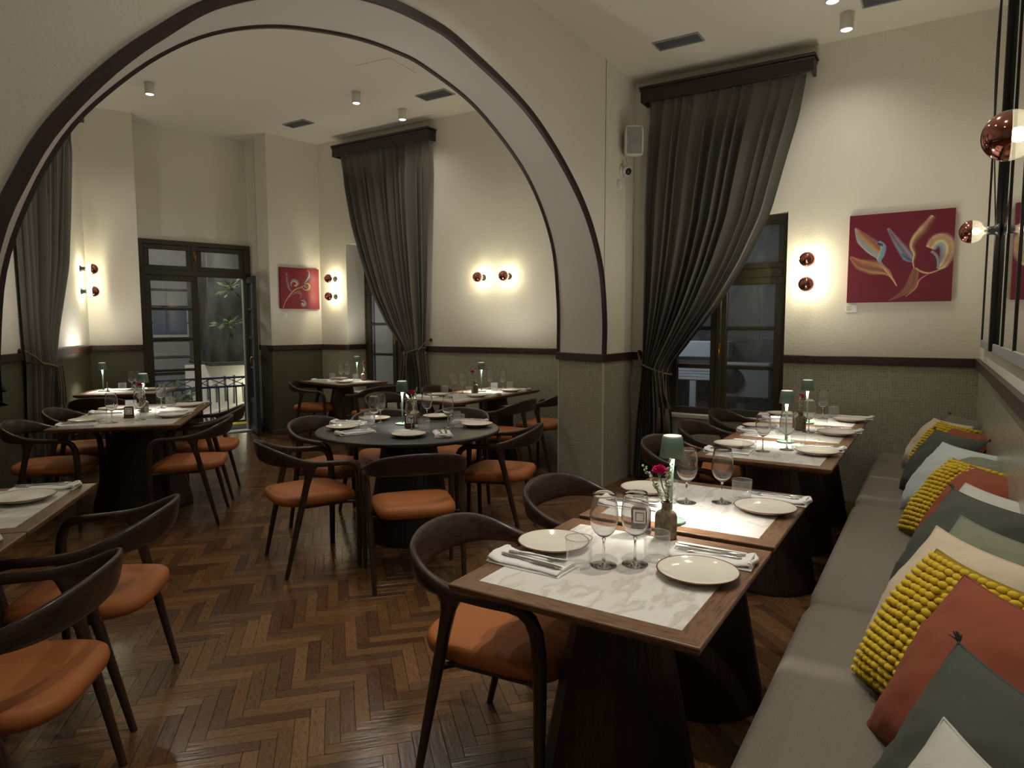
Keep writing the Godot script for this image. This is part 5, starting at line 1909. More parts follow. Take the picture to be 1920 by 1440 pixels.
func tables_and_chairs() -> void:
	var t := table_proto("marble_table", 0.693, 0.745)
	var names := ["nearest marble-topped table, in front at lower right", "second marble-topped table from the front along the banquette", "third marble-topped table along the banquette, after the gap", "fourth marble-topped table along the banquette, in the far group", "farthest marble-topped table along the banquette, by the back wall"]
	for i in 5:
		spawn(t, Vector3(XC, 0, ZR[i]), 0, names[i], "table", "marble tables along the banquette")
	var tw := table_proto("marble_table", 0.85, 0.745)
	var tl := table_proto("marble_table", 0.85, 1.49, 0.2, 0.36)
	spawn(tl, TL - DA * 0.376, ANG, "long marble table left of centre on one big pedestal", "table", "marble tables in the left room")
	spawn(tw, Vector3(-7.46, 0, -3.90), ANG, "marble table in the far left corner before the olive wall", "table", "marble tables in the left room")
	spawn(tw, T6, ANG, "marble table cut by the left edge, with the plate at its corner", "table", "marble tables in the left room")
	spawn(tw, T6 + DA * 0.752, ANG, "marble table at the lower left edge, nearest on that side", "table", "marble tables in the left room")
	spawn(t, Vector3(-4.02, 0, -5.225), 0, "nearer half of the long table along the mosaic wall beyond the arch", "table", "tables by the mosaic wall beyond the arch")
	spawn(t, Vector3(-4.02, 0, -5.98), 0, "farther half of the long table, against the mosaic wall", "table", "tables by the mosaic wall beyond the arch")
	var t2 := table_proto("wooden_table", 0.95, 0.70)
	spawn(t2, Vector3(-6.40, 0, -6.03), deg_to_rad(-10), "small square table before the niche window", "table")
	# round table
	var r := thing("round_table", Vector3(-3.05, 0, -3.47), 0, "round black-topped table in the middle of the arch", "table")
	var b := Buf.new()
	b.lathe([Vector2(0, 0.716), Vector2(0.585, 0.716), Vector2(0.61, 0.722), Vector2(0.624, 0.734), Vector2(0.625, 0.742), Vector2(0.621, 0.748), Vector2(0.612, 0.75), Vector2(0, 0.75)], 96, 0)
	part("table_top", b.mesh(), M.black_top, r)
	pedestal(r, 0.185, 0.30, M.black_base)
	var c := chair_proto()
	var a := DB
	for e in [
		[Vector2(-1.160, -1.815), Vector2(0.993, -0.11), "chair tucked under the nearest marble table, in front"],
		[Vector2(-1.185, -2.565), Vector2(1, 0.0), "chair at the second marble table, behind the front chair"],
		[Vector2(-1.185, -3.905), Vector2(1, 0), "chair at the third marble table, just behind the flowers"],
		[Vector2(-1.215, -4.665), Vector2(1, 0), "chair at the fourth marble table, before the window sill"],
		[Vector2(-1.225, -5.44), Vector2(1, 0), "chair at the farthest marble table, under the right window"],
		[Vector2(-3.233, -2.752), Vector2(0.417, -0.909), "chair left of the front of the round table, turned sideways"],
		[Vector2(-2.51, -2.886), Vector2(-0.76, -0.65), "chair with its back to us at the front of the round table"],
		[Vector2(-2.57, -3.87), Vector2(-0.943, 0.332), "chair on the right of the round table by the pier"],
		[Vector2(-3.24, -4.17), Vector2(0.2, 0.98), "chair on the far side of the round table, mostly hidden"],
		[Vector2(-3.59, -3.84), Vector2(0.78, 0.62), "chair behind the round table on its far left"],
		[Vector2(-3.69, -3.39), Vector2(1.0, -0.05), "chair at the left end of the round table, tucked in"],
		[Vector2(-3.46, -5.27), Vector2(-1, 0.05), "nearer chair on the right of the long table by the mosaic wall"],
		[Vector2(-3.43, -6.0), Vector2(-1, 0), "chair in the corner by the mosaic wall and pier"],
		[Vector2(-4.55, -5.02), Vector2(1, 0.1), "nearer chair on the left of the long mosaic-wall table"],
		[Vector2(-4.6, -5.95), Vector2(1, 0), "farther chair on the left of the long mosaic-wall table"],
		[Vector2(-6.64, -5.80), Vector2(0.9, -0.43), "chair left of the small square table by the olive wall"],
		[Vector2(-5.55, -5.72), Vector2(-0.95, -0.3), "chair at the right end of the small square table"],
		[Vector2(-4.724, -2.901), Vector2(-0.671, 0.741), "nearer chair on the right side of the long left table"],
		[Vector2(-5.264, -3.395), Vector2(-0.66, 0.75), "farther chair on the right of the long left table, before the open door"],
		[Vector2(-5.46, -2.30), Vector2(0.663, -0.749), "nearer chair on the left side of the long left table"],
		[Vector2(-6.05, -2.81), Vector2(0.663, -0.749), "farther chair on the left of the long left table, by the curtain"],
		[Vector2(-6.98, -3.42), Vector2(-0.749, -0.663), "chair before the far corner table, between the two left tables"],
		[Vector2(-2.709, -1.238), Vector2(-0.735, 0.678), "chair at the left-edge table, the farther of the two"],
		[Vector2(-2.21, -0.752), Vector2(-0.735, 0.678), "chair at the lower left corner, nearest of all"],
	]:
		spawn(c, Vector3(e[0].x, 0, e[0].y), facing(e[1].x, e[1].y), "dark wooden " + e[2], "chair", "dark wooden chairs with orange seats")


# ---------------------------------------------------------------- what stands on the tables
const TOP := 0.7511
const MTOP := 0.7512

var pr := {}


func setting_protos() -> void:
	var b := Buf.new()
	var p := proto("dinner_plate")
	b.lathe([Vector2(0, 0.0), Vector2(0.062, 0.0), Vector2(0.066, 0.002), Vector2(0.075, 0.006), Vector2(0.098, 0.0135), Vector2(0.111, 0.0195), Vector2(0.113, 0.0215), Vector2(0.1115, 0.0232), Vector2(0.108, 0.0222), Vector2(0.096, 0.0165), Vector2(0.080, 0.0105), Vector2(0.070, 0.0078), Vector2(0.0, 0.0072)], 56, 0)
	part("dish", b.mesh(), M.china, p)
	# worn brown rim of uneven width
	b = Buf.new()
	NZ.seed = 77; NZ.frequency = 1.0
	var rings := []
	for k in 97:
		var a := TAU * k / 96.0
		var d := Vector3(cos(a), 0, sin(a))
		var w := 0.0095 + 0.0045 * NZ.get_noise_2d(d.x * 6.0, d.z * 6.0) + 0.002 * NZ.get_noise_2d(d.x * 19.0, d.z * 19.0)
		var inn := 0.1115 - w
		rings.append(PackedVector3Array([d * 0.1122 + Vector3.UP * 0.0195, d * 0.1137 + Vector3.UP * 0.0215, d * 0.1117 + Vector3.UP * 0.0238, d * inn + Vector3.UP * (0.0230 - w * 0.45), d * inn + Vector3.UP * (0.0215 - w * 0.45)]))
	b.loft(rings, 0, true, false, false)
	part("brown_rim", b.mesh(), M.china_rim, p)
	pr.plate = p
	# napkin, folded in three, a loose fold at one end; long side along x
	p = proto("napkin")
	b = Buf.new()
	NZ.seed = 31
	var nx := 26
	var nz := 12
	for lay in 2:
		var L := 0.25 - 0.012 * lay
		var W := 0.118 - 0.006 * lay
		var y0 := 0.0005 + 0.007 * lay
		var prev := []
		rings = []
		for i in nx + 1:
			var t := float(i) / nx
			var x := (t - 0.5) * L
			var r := PackedVector3Array()
			var lift := 0.010 * exp(-pow((t - 0.0) / 0.09, 2.0)) * lay + 0.003 * NZ.get_noise_2d(x * 14.0, lay * 9.0)
			var skew := 0.004 * sin(t * 5.0 + lay)
			for k in nz * 2:
				var up := k < nz
				var s := float(k) / (nz - 1) if up else 1.0 - float(k - nz) / (nz - 1)
				var z := (s - 0.5) * W + skew
				var edge := 1.0 - pow(absf(s - 0.5) * 2.0, 6.0)
				var th := 0.0065 + 0.003 * (1.0 - s) * lay
				var y := y0 + (th * (0.35 + 0.65 * edge) if up else 0.0) + (lift * (0.6 + 0.4 * edge) if up else lift * 0.5) + (0.0016 * NZ.get_noise_2d(x * 30.0, z * 40.0 + lay * 5.0) if up else 0.0)
				r.append(Vector3(x, y, z))
			rings.append(r)
		b.loft(rings, 0)
	part("folded_cloth", b.mesh(), M.linen_white, p)
	b = Buf.new()
	for k in 2:
		var path := []
		for i in 7:
			path.append(Vector3(-0.122 + 0.006 * sin(i * 1.1 + k), 0.010 + 0.007 * k, -0.05 + i * 0.0165))
		b.tube(path, [0.006, 0.007, 0.006], 7)
	part("rolled_fold", b.mesh(), M.linen_white, p)
	pr.napkin = p
	# knife and fork, long side along x, handle at -x
	p = proto("table_knife")
	b = Buf.new()
	rings = []
	for e in [[-0.108, 0.0035, 0.002], [-0.104, 0.007, 0.0032], [-0.06, 0.0065, 0.0032], [-0.012, 0.0045, 0.003], [-0.004, 0.004, 0.0026], [0.004, 0.0075, 0.0012], [0.03, 0.0095, 0.0011], [0.08, 0.0095, 0.001], [0.1, 0.006, 0.0009], [0.108, 0.001, 0.0008]]:
		rings.append(sect(Vector3(e[0], 0.003, 0), Vector3.UP, Vector3.BACK, e[2] * 0.9, e[1], 12, 0.8))
	b.loft(rings, 0)
	part("blade_and_handle", b.mesh(), M.steel, p)
	pr.knife = p
	p = proto("table_fork")
	b = Buf.new()
	rings = []
	for e in [[-0.1, 0.004, 0.0015, 0.003], [-0.095, 0.0075, 0.0018, 0.003], [-0.05, 0.0055, 0.0018, 0.004], [0.0, 0.0028, 0.0018, 0.006], [0.03, 0.0035, 0.0017, 0.005], [0.045, 0.009, 0.0014, 0.0035], [0.056, 0.0115, 0.0012, 0.003]]:
		rings.append(sect(Vector3(e[0], e[3], 0), Vector3.UP, Vector3.BACK, e[2], e[1], 12, 0.8))
	b.loft(rings, 0)
	part("handle", b.mesh(), M.steel, p)
	b = Buf.new()
	for k in 4:
		var z := -0.0096 + k * 0.0064
		b.tube([Vector3(0.054, 0.003, z), Vector3(0.075, 0.0035, z), Vector3(0.096, 0.006, z)], [0.0017, 0.0016, 0.0009], 6)
	part("tines", b.mesh(), M.steel, p)
	pr.fork = p
	# tumbler
	p = proto("water_tumbler")
	b = Buf.new()
	b.lathe([Vector2(0.0355, 0.0095), Vector2(0.0372, 0.03), Vector2(0.0395, 0.086), Vector2(0.0392, 0.0872), Vector2(0.0384, 0.086), Vector2(0.0360, 0.03), Vector2(0.0343, 0.0096), Vector2(0.0355, 0.0095)], 40, 0)
	part("wall", b.mesh(), M.glass, p)
	b = Buf.new()
	var rim := []
	for k in 41:
		rim.append(Vector3(cos(TAU * k / 40.0), 0, sin(TAU * k / 40.0)) * 0.0389 + Vector3.UP * 0.0866)
	b.tube(rim, [0.0011], 6)
	part("rim", b.mesh(), M.glass_solid, p)
	b = Buf.new()
	b.lathe([Vector2(0, 0.0), Vector2(0.031, 0.0), Vector2(0.0345, 0.0012), Vector2(0.0355, 0.004), Vector2(0.0352, 0.0085), Vector2(0.033, 0.0095), Vector2(0, 0.008)], 40, 0)
	part("base", b.mesh(), M.glass, p)
	pr.tumbler = p
	# wine glass
	p = proto("wine_glass")
	b = Buf.new()
	b.lathe([Vector2(0.0, 0.0842), Vector2(0.006, 0.0846), Vector2(0.018, 0.091), Vector2(0.030, 0.103), Vector2(0.038, 0.119), Vector2(0.0415, 0.137), Vector2(0.0412, 0.155), Vector2(0.0385, 0.18), Vector2(0.0345, 0.207), Vector2(0.0335, 0.216), Vector2(0.0330, 0.2166), Vector2(0.0325, 0.216), Vector2(0.0335, 0.207), Vector2(0.0375, 0.18), Vector2(0.0402, 0.155), Vector2(0.0405, 0.137), Vector2(0.037, 0.1196), Vector2(0.029, 0.104), Vector2(0.017, 0.0925), Vector2(0.0, 0.0875)], 44, 0)
	part("bowl", b.mesh(), M.glass_solid, p)
	b = Buf.new()
	b.lathe([Vector2(0, 0.0), Vector2(0.036, 0.0), Vector2(0.0385, 0.0008), Vector2(0.0385, 0.0018), Vector2(0.030, 0.0034), Vector2(0.014, 0.0058), Vector2(0.006, 0.011), Vector2(0.0038, 0.022), Vector2(0.0034, 0.05), Vector2(0.0038, 0.072), Vector2(0.006, 0.081), Vector2(0.0, 0.0842)], 32, 0)
	part("stem_and_foot", b.mesh(), M.glass_solid, p)
	pr.glass = p
	# rechargeable table lamp
	p = proto("table_lamp")
	b = Buf.new()
	b.lathe([Vector2(0, 0), Vector2(0.05, 0), Vector2(0.052, 0.002), Vector2(0.052, 0.008), Vector2(0.049, 0.011), Vector2(0.01, 0.013), Vector2(0, 0.013)], 36, 0)
	part("base", b.mesh(), M.lamp_green, p)
	b = Buf.new()
	b.lathe([Vector2(0.0, 0.012), Vector2(0.0055, 0.012), Vector2(0.0048, 0.06), Vector2(0.0055, 0.16), Vector2(0.009, 0.225), Vector2(0.012, 0.246), Vector2(0.0, 0.246)], 20, 0)
	part("pole", b.mesh(), M.lamp_green, p)
	b = Buf.new()
	b.lathe([Vector2(0.022, 0.309), Vector2(0.033, 0.309), Vector2(0.0355, 0.306), Vector2(0.044, 0.236), Vector2(0.0425, 0.2355), Vector2(0.0335, 0.303), Vector2(0.022, 0.304), Vector2(0.022, 0.309)], 40, 0)
	part("shade", b.mesh(), M.lamp_green, p)
	b = Buf.new()
	b.lathe([Vector2(0, 0.3065), Vector2(0.022, 0.3065), Vector2(0.0315, 0.3105), Vector2(0.0315, 0.3125), Vector2(0.0, 0.3135)], 30, 0)
	part("light_disc", b.mesh(), M.lamp_light, p)
	b = Buf.new()
	b.lathe([Vector2(0.0125, 0.246), Vector2(0.028, 0.246), Vector2(0.028, 0.25), Vector2(0.0125, 0.25), Vector2(0.0125, 0.246)], 24, 0)
	part("diffuser", b.mesh(), M.lamp_light, p)
	for k in 3:
		var a := TAU * k / 3.0
		spot(Vector3(cos(a) * 0.021, 0.243, sin(a) * 0.021), Vector3(cos(a) * 0.021, 0.0, sin(a) * 0.021), LAMP_E / 3.0, 64.0, 0.5, Color(1.0, 0.98, 0.93), p, 0.01)
	spot(Vector3(0, 0.316, 0), Vector3(0, 1, 0.001), LAMP_UP, 85.0, 0.6, Color(1.0, 0.98, 0.93), p, 0.03)
	pr.lamp = p
	# menu holder: printed card let into a rounded wooden block
	p = proto("menu_stand")
	b = Buf.new()
	rings = []
	for z in [-0.009, -0.0075, 0.0075, 0.009]:
		var r := PackedVector3Array()
		var inset := 0.0015 if absf(z) > 0.008 else 0.0
		for e in [[0.033, 0.0, 0], [0.033, 0.082, 1], [-0.033, 0.082, 2], [-0.033, 0.0, 3]]:
			if e[2] == 0 or e[2] == 3:
				r.append(Vector3(e[0] - signf(e[0]) * inset, 0.012, z))
			else:
				for k in 6:
					var t := (0.0 if e[2] == 1 else PI / 2) + PI / 2 * k / 5.0
					r.append(Vector3(signf(e[0]) * 0.021, 0.078, z) + Vector3(cos(t), sin(t), 0) * (0.012 - inset))
		rings.append(r)
	b.loft(rings, 0)
	b.box(Vector3(0, 0.008, 0), Vector3(0.07, 0.016, 0.036), 0.003)
	part("wooden_block", b.mesh(), M.menu_wood, p)
	for s in [1.0, -1.0]:
		b = Buf.new()
		b.box(Vector3(0, 0.054, 0.0094 * s), Vector3(0.05, 0.05, 0.0012), 0.0004)
		part("card", b.mesh(), M.paper, p)
		b = Buf.new()
		ring(b, -0.017, 0.037, 0.017, 0.071, 0.003, 0.0102 * s, 0.0004, 0.0)
		part("printed_square", b.mesh(), M.menu_wood, p)
	pr.menu = p


func vase(at: Vector3, turn: float, label: String, sprays: int, seed_: int, flower := true) -> void:
	var v := thing("bottle_vase", at, turn, label, "vase", "small stoneware vases")
	var b := Buf.new()
	b.lathe([Vector2(0, 0), Vector2(0.033, 0), Vector2(0.0355, 0.003), Vector2(0.036, 0.01), Vector2(0.036, 0.072), Vector2(0.034, 0.082), Vector2(0.026, 0.09), Vector2(0.017, 0.0945), Vector2(0.0145, 0.099), Vector2(0.0145, 0.113), Vector2(0.018, 0.117), Vector2(0.018, 0.121), Vector2(0.0125, 0.121), Vector2(0.011, 0.1), Vector2(0, 0.098)], 36, 0)
	part("bottle", b.mesh(), M.stoneware, v)
	var r := RandomNumberGenerator.new()
	r.seed = seed_
	if flower:
		var f := thing("carnation", at + Vector3.UP * 0.1, turn, label.replace("vase", "vase's bloom").replace("small stoneware vase's bloom", "magenta carnation standing in the small vase"), "flower", "magenta carnations")
		f.set_meta("label", "magenta carnation in the vase " + label.get_slice(" vase ", 1))
		b = Buf.new()
		var top := Vector3(-0.022, 0.115, 0.01)
		b.tube([Vector3(0, -0.002, 0), Vector3(0.006, 0.03, 0.002), Vector3(-0.012, 0.07, 0.006), top], [0.0022, 0.002, 0.002], 6)
		b.lathe([Vector2(0.002, 0), Vector2(0.006, 0.006), Vector2(0.007, 0.016), Vector2(0.002, 0.018)], 8, 0, Transform3D(Basis.IDENTITY, top - Vector3.UP * 0.014))
		part("stem", b.mesh(), M.stem, f)
		b = Buf.new()
		for k in 46:
			var ring_i := k / 46.0
			var a := k * 2.399
			var tilt := lerpf(0.15, 1.45, ring_i)
			var d := Vector3(cos(a) * sin(tilt), cos(tilt) * 0.75, sin(a) * sin(tilt)).normalized()
			var sd := d.cross(Vector3.UP if absf(d.y) < 0.95 else Vector3.RIGHT).normalized()
			var ln := r.randf_range(0.020, 0.027)
			var prev := []
			for m in 3:
				var t: float = [0.15, 0.7, 1.0][m]
				var wv: float = ln * [0.12, 0.42, 0.5][m]
				var c := top + d * ln * t + Vector3(0, 0.004, 0)
				var row := [c - sd * wv + d.cross(sd) * r.randf_range(-0.003, 0.003), c + d.cross(sd) * r.randf_range(-0.002, 0.002), c + sd * wv + d.cross(sd) * r.randf_range(-0.003, 0.003)]
				if m > 0:
					b.quad(prev[0], prev[1], row[1], row[0], 0)
					b.quad(prev[1], prev[2], row[2], row[1], 0)
				prev = row
		part("petals", b.mesh(false), M.magenta, f)
	if sprays > 0:
		var sname := "magenta" if flower else "white"
		var g := thing("blossom_sprigs", at + Vector3.UP * 0.1, turn, "white blossom sprigs in the vase " + label.get_slice(" vase ", 1), "flower", "white blossom sprigs")
		b = Buf.new()
		var w := Buf.new()
		for k in sprays:
			var a: float = [2.9, -0.35, 1.2, -1.6, 2.2][k % 5]
			var lean: float = [0.075, 0.012, 0.04, 0.03, 0.05][k % 5]
			var h: float = [0.135, 0.165, 0.10, 0.12, 0.09][k % 5]
			var tip := Vector3(cos(a) * lean, h, sin(a) * lean)
			var path := [Vector3(0, -0.002, 0), tip * 0.4 + Vector3(0, 0.01, 0), tip]
			b.tube(path, [0.0014, 0.0012, 0.0008], 5)
			for m in 64:
				var t := r.randf_range(0.18, 1.0)
				var c: Vector3 = path[1].lerp(tip, (t - 0.4) / 0.6) if t > 0.4 else Vector3.ZERO.lerp(path[1], t / 0.4)
				var dd := Vector3(r.randf_range(-1, 1), r.randf_range(-0.2, 1), r.randf_range(-1, 1)).normalized()
				var e := c + dd * r.randf_range(0.004, 0.010)
				b.tube([c, e], [0.0006, 0.0005], 3)
				if m % 3 == 0:
					blob(b, e, Basis(Quaternion(Vector3.UP, dd)) * Basis.from_scale(Vector3(0.002, 0.0055, 0.004)), 5, 3)
				else:
					blob(w, e, Basis.from_scale(Vector3.ONE * r.randf_range(0.0022, 0.0042)), 6, 4)
		tag(part("stalks_and_leaves", b.mesh(), M.sprig, g), "", "", "", "stuff")
		tag(part("blossoms", w.mesh(), M.blossom, g), "tiny white blossoms", "", "", "stuff")


func put_down(kind: String, x: float, z: float, turn: float, label: String, y := TOP) -> Node3D:
	var cat: Array = {"plate": ["plate", "brown-rimmed plates"], "napkin": ["napkin", "folded white napkins"], "knife": ["knife", "knives"], "fork": ["fork", "forks"], "tumbler": ["glass", "water tumblers"], "glass": ["wine glass", "wine glasses"], "lamp": ["lamp", "green table lamps"], "menu": ["menu holder", "menu holders"]}[kind]
	return spawn(pr[kind], Vector3(x, y, z), turn, label, cat[0], cat[1])


# napkin with knife and fork on it; turn is the way its long side runs, handles at the diner
func napkin_set(x: float, z: float, turn: float, where: String, cutlery := true, jig := 0.0, y := TOP) -> void:
	put_down("napkin", x, z, turn + jig, "folded white napkin " + where, y)
	if cutlery:
		var bs := Basis(Vector3.UP, turn + jig)
		var k := Vector3(x, 0, z) + bs * Vector3(0.012, 0, 0.022)
		var f := Vector3(x, 0, z) + bs * Vector3(0.010, 0, -0.014)
		put_down("knife", k.x, k.z, turn + jig - 0.03, "knife on napkin " + where, y + 0.0185)
		put_down("fork", f.x, f.z, turn + jig + 0.05, "fork on napkin " + where, y + 0.018)


func table_settings() -> void:
	setting_protos()
	var W := ["nearest marble table", "second marble table from the front", "third marble table along the banquette", "fourth marble table along the banquette", "farthest marble table along the banquette"]
	# chair side, then banquette side: plate, napkin, tumbler, glass
	var S := [
		[[-1.000, -1.816], [-0.978, -1.646], [-0.853, -1.702], [-0.795, -1.748], [-0.536, -1.807], [-0.545, -1.972], [-0.678, -1.869], [-0.721, -1.805]],
		[[-1.005, -2.645], [-0.980, -2.405], [-0.876, -2.530], [-0.811, -2.561], [-0.520, -2.595], [-0.520, -2.790], [-0.632, -2.701], [-0.693, -2.635]],
		[[-0.970, -3.916], [-0.945, -3.715], [-0.867, -3.855], [-0.793, -3.844], [-0.525, -3.920], [-0.530, -4.090], [-0.643, -4.05], [-0.689, -3.965]],
		[[-1.000, -4.73], [-0.975, -4.560], [-0.87, -4.60], [], [-0.521, -4.674], [-0.510, -4.860], [-0.627, -4.81], [-0.686, -4.700]],
		[[-1.000, -5.48], [-0.975, -5.270], [], [], [-0.512, -5.39], [-0.500, -5.610], [-0.640, -5.56], [-0.700, -5.44]],
	]
	for i in 5:
		var s: Array = S[i]
		for side in 2:
			var w: String = "on the %s side of the %s" % [["chair", "banquette"][side], W[i]]
			var t := 0.0 if side == 0 else PI
			var q: Array = s[side * 4]
			put_down("plate", q[0], q[1], i * 1.3 + side * 2.0, "brown-rimmed cream plate " + w, MTOP)
			q = s[side * 4 + 1]
			napkin_set(q[0], q[1], t, w, i < 4, [-0.06, 0.03, 0.02, -0.03, 0.0][i] * (1 - 2 * side), MTOP)
			q = s[side * 4 + 2]
			if q:
				put_down("tumbler", q[0], q[1], 0, "clear water tumbler " + w, MTOP)
			q = s[side * 4 + 3]
			if q:
				put_down("glass", q[0], q[1], 0, "stemmed wine glass " + w, MTOP)
	vase(Vector3(-0.730, MTOP, -2.094), 0.2, "small grey-brown stoneware vase at the back edge of the nearest marble table", 4, 4)
	put_down("menu", -0.822, -2.105, 0.25, "wooden menu block beside the vase on the nearest marble table", MTOP)
	put_down("lamp", -0.775, -2.275, 0, "green lamp behind the flowers on the second marble table", MTOP)
	put_down("lamp", -0.742, -4.225, 0, "green lamp on the third marble table, left of the magenta flower", MTOP)
	vase(Vector3(-0.748, MTOP, -4.766), 1.4, "small grey-brown stoneware vase on the fourth marble table along the banquette", 1, 5)
	put_down("lamp", -0.765, -5.13, 0, "green lamp farthest along the banquette tables", MTOP)
	# round table
	var c := Vector2(-3.05, -3.47)
	var rw := ["at the left of the front of the round table", "at the far left of the round table", "at the front of the round table", "at the right of the round table", "at the back of the round table"]
	var R := [[[-3.41, -3.20], [-3.20, -3.115], 1.20], [[-3.52, -3.63], [-3.56, -3.40], 0.3], [[-2.815, -3.20], [-2.675, -3.37], 2.3], [[-2.70, -3.785], [-2.86, -3.93], 3.4], [[-3.20, -3.97], [], 0.0]]
	for i in 5:
		var e: Array = R[i]
		put_down("plate", e[0][0], e[0][1], i * 1.7, "brown-rimmed cream plate " + rw[i], TOP - 0.0006)
		if e[1]:
			napkin_set(e[1][0], e[1][1], e[2], rw[i], true, 0.0, TOP - 0.0006)
	for e in [["tumbler", -3.286, -3.287, "clear tumbler beside the front left napkin of the round table"], ["tumbler", -3.40, -3.45, "clear tumbler behind the front left tumbler of the round table"], ["glass", -3.40, -3.56, "taller-looking wine glass at the far left of the round table"], ["glass", -3.30, -3.395, "wine glass left of the lamp on the round table"], ["lamp", -3.20, -3.575, "green lamp in the middle of the round black table"], ["menu", -3.07, -3.50, "wooden menu block in the middle of the round table"], ["glass", -2.935, -3.367, "wine glass before the menu block on the round table"], ["tumbler", -2.85, -3.393, "clear tumbler behind the front plate of the round table"], ["glass", -3.16, -3.80, "wine glass behind the flowers on the round table"], ["glass", -2.829, -3.625, "wine glass on the right half of the round table"], ["tumbler", -2.79, -3.70, "clear tumbler by the right-hand wine glass of the round table"], ["tumbler", -2.90, -3.80, "clear tumbler near the right back of the round table"]]:
		put_down(e[0], e[1], e[2], 0.9 if e[0] == "menu" else 0.0, e[3], TOP - 0.0006)
	vase(Vector3(-3.155, TOP - 0.0006, -3.66), 0.5, "small dark stoneware vase behind the menu block of the round table", 4, 9)
	# long left table: positions along DB (towards the curtain) and DA
	var P := func(t: Vector3, across: float, along: float) -> Vector2:
		var v := t + DB * across + DA * along
		return Vector2(v.x, v.z)
	var T7 := TL
	var T7b := TL - DA * 0.752
	var T8 := Vector3(-7.46, 0, -3.90)
	for e in [
		["plate", T7, 0.27, 0.03, "brown-rimmed plate on the left of the long left table, nearer half"],
		["napkin", T7, 0.26, 0.24, "at the near left corner of the long left table"],
		["tumbler", T7, 0.14, 0.13, "clear tumbler at the near left of the long left table"],
		["glass", T7, 0.07, 0.13, "big wine glass nearest on the long left table"],
		["menu", T7, 0.02, -0.12, "wooden menu block in the middle of the long left table"],
		["glass", T7, -0.09, 0.02, "wine glass right of the menu block on the long left table"],
		["tumbler", T7, -0.14, -0.07, "clear tumbler at the right of the long left table, nearer half"],
		["plate", T7, -0.28, -0.10, "brown-rimmed plate on the right of the long left table, nearer half"],
		["napkin", T7, -0.27, -0.29, "on the right of the long left table, between its halves"],
		["lamp", T7b, 0.02, 0.16, "green lamp on the long left table, white-topped behind the flower"],
		["plate", T7b, 0.28, 0.05, "brown-rimmed plate on the left of the long left table, farther half"],
		["napkin", T7b, 0.27, 0.25, "on the left of the long left table, farther half"],
		["tumbler", T7b, 0.13, 0.13, "clear tumbler on the left of the long left table, farther half"],
		["glass", T7b, 0.09, 0.0, "wine glass on the left of the long left table, farther half"],
		["plate", T7b, -0.28, -0.05, "brown-rimmed plate at the far right corner of the long left table"],
		["napkin", T7b, -0.27, -0.24, "at the far right corner of the long left table"],
		["tumbler", T7b, -0.13, -0.08, "clear tumbler at the far right of the long left table"],
		["glass", T7b, -0.08, 0.02, "wine glass at the far right of the long left table"],
		["lamp", T8, 0.25, -0.02, "green lamp on the far corner table before the olive wall"],
		["napkin", T8, 0.12, -0.1, "on the far left corner table"],
		["tumbler", T8, 0.06, 0.0, "clear tumbler on the far left corner table"],
		["glass", T8, -0.02, -0.06, "left wine glass of the far corner table pair"],
		["glass", T8, -0.09, -0.02, "right wine glass of the far corner table pair"],
		["plate", T8, -0.2, 0.0, "brown-rimmed plate on the far left corner table"],
		["plate", T6, -0.24, -0.10, "large-looking brown-rimmed plate on the table at the left edge"],
		["napkin", T6, -0.25, -0.29, "at the corner of the table cut by the left edge"],
		["tumbler", T6, -0.065, -0.11, "clear tumbler cut by the left edge of the view"],
		["napkin", T6 + DA * 0.752, -0.26, -0.24, "on the nearest table at the lower left edge"],
	]:
		var v: Vector2 = P.call(e[1], e[2], e[3])
		if e[0] == "napkin":
			napkin_set(v.x, v.y, ANG + (0.0 if e[2] < 0 else PI) + PI, e[4], e[1] != T8 and e[1] != T7b, 0.0, MTOP)
		else:
			put_down(e[0], v.x, v.y, ANG if e[0] == "menu" else 0.0, e[4], MTOP)
	var vv: Vector2 = P.call(T7b, 0.0, 0.26)
	vase(Vector3(vv.x, MTOP, vv.y), 0.9, "small stoneware vase before the lamp on the long left table", 2, 12)
	var pen: Vector2 = P.call(T8, 0.19, 0.05)
	var b := Buf.new()
	var pe := thing("candle_stick", Vector3(pen.x, MTOP, pen.y), 0, "thin dark candle stick on the far corner table beside the lamp", "candle")
	b.lathe([Vector2(0, 0), Vector2(0.02, 0), Vector2(0.02, 0.004), Vector2(0.007, 0.01), Vector2(0.007, 0.085), Vector2(0, 0.085)], 16, 0)
	part("holder", b.mesh(), M.black_metal, pe)
	b = Buf.new()
	b.lathe([Vector2(0, 0.085), Vector2(0.006, 0.086), Vector2(0.007, 0.094), Vector2(0, 0.1)], 12, 0)
	part("tip", b.mesh(), M.brass, pe)
	# small square table in the niche corner
	var ta := Vector3(-6.40, 0, -6.03)
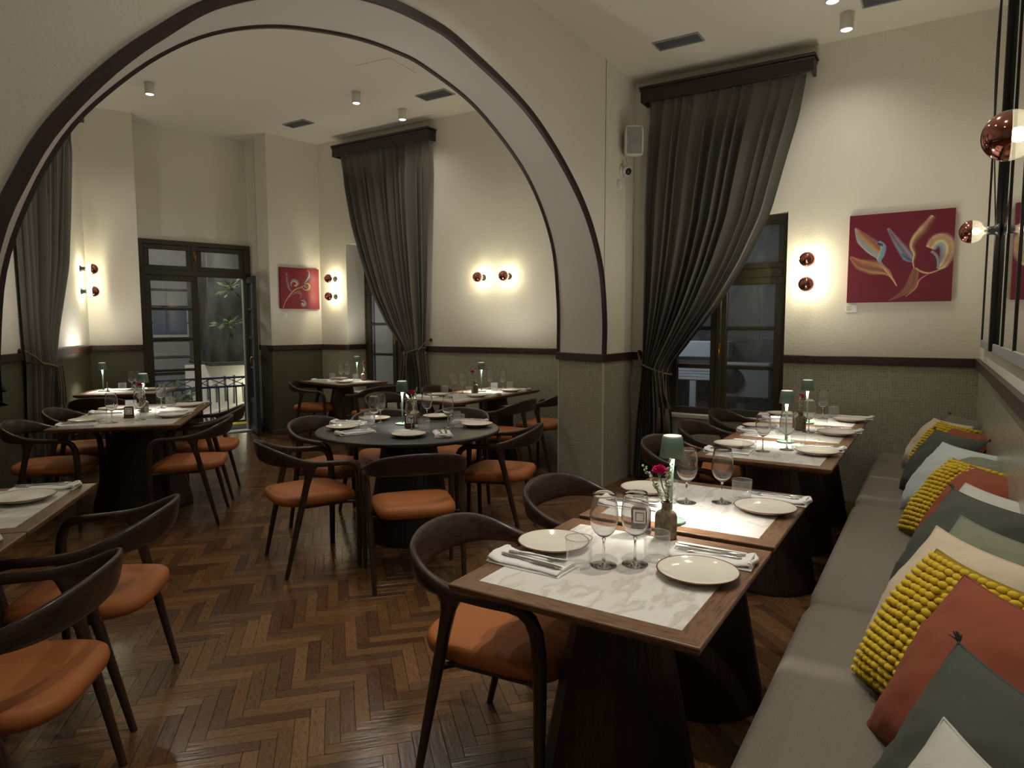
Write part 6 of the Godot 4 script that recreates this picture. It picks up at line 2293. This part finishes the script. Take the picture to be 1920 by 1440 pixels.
	for e in [["lamp", 0.03, -0.2, "green lamp on the small square table before the niche window"], ["glass", -0.13, -0.06, "left wine glass on the small square table before the niche"], ["glass", 0.03, -0.05, "right wine glass on the small square table before the niche"], ["tumbler", -0.24, 0.0, "clear tumbler at the left of the small square table"], ["tumbler", 0.11, -0.12, "clear tumbler by the vase on the small square table"], ["plate", 0.22, 0.12, "brown-rimmed plate on the right of the small square table"], ["plate", -0.3, -0.14, "brown-rimmed plate on the left of the small square table"], ["napkin", -0.3, 0.12, "on the small square table before the niche window"]]:
		var q: Vector3 = ta + Basis(Vector3.UP, deg_to_rad(-10)) * Vector3(e[1], 0, e[2])
		if e[0] == "napkin":
			napkin_set(q.x, q.z, 0.3, e[3], false, 0.0, MTOP)
		else:
			put_down(e[0], q.x, q.z, 0.0, e[3], MTOP)
	vase(ta + Basis(Vector3.UP, deg_to_rad(-10)) * Vector3(0.12, 0, -0.24) + Vector3.UP * MTOP, 2.0, "small terracotta-toned vase on the small square table before the niche", 2, 14)
	# long table by the mosaic wall
	for e in [["glass", -4.22, -5.50, "left wine glass of the near pair on the long mosaic-wall table"], ["glass", -4.13, -5.54, "right wine glass of the near pair on the long mosaic-wall table"], ["lamp", -4.10, -5.84, "green lamp on the long table by the mosaic wall"], ["glass", -4.16, -6.08, "left wine glass of the far pair by the mosaic wall"], ["glass", -3.98, -6.08, "right wine glass of the far pair by the mosaic wall"], ["plate", -3.83, -5.38, "brown-rimmed plate at the near right of the long mosaic-wall table"], ["plate", -3.83, -6.0, "brown-rimmed plate at the far right of the long mosaic-wall table"], ["plate", -4.22, -5.24, "brown-rimmed plate at the near left of the long mosaic-wall table"], ["napkin", -3.83, -5.58, "at the near right of the long mosaic-wall table"], ["napkin", -3.85, -6.2, "at the far right of the long mosaic-wall table"], ["napkin", -4.2, -5.05, "at the near left of the long mosaic-wall table"], ["tumbler", -3.99, -5.47, "clear tumbler at the near right of the long mosaic-wall table"], ["tumbler", -4.03, -5.98, "clear tumbler beside the lamp on the long mosaic-wall table"], ["tumbler", -4.27, -5.42, "clear tumbler at the near left of the long mosaic-wall table"], ["tumbler", -3.98, -6.22, "clear tumbler at the wall end of the long mosaic-wall table"]]:
		if e[0] == "napkin":
			napkin_set(e[1], e[2], PI if e[1] > -4.0 else 0.0, e[3], false, 0.0, MTOP)
		else:
			put_down(e[0], e[1], e[2], 0.0, e[3], MTOP)
	vase(Vector3(-4.06, MTOP, -5.66), 0.4, "small reddish stoneware vase on the long table by the mosaic wall", 2, 16)
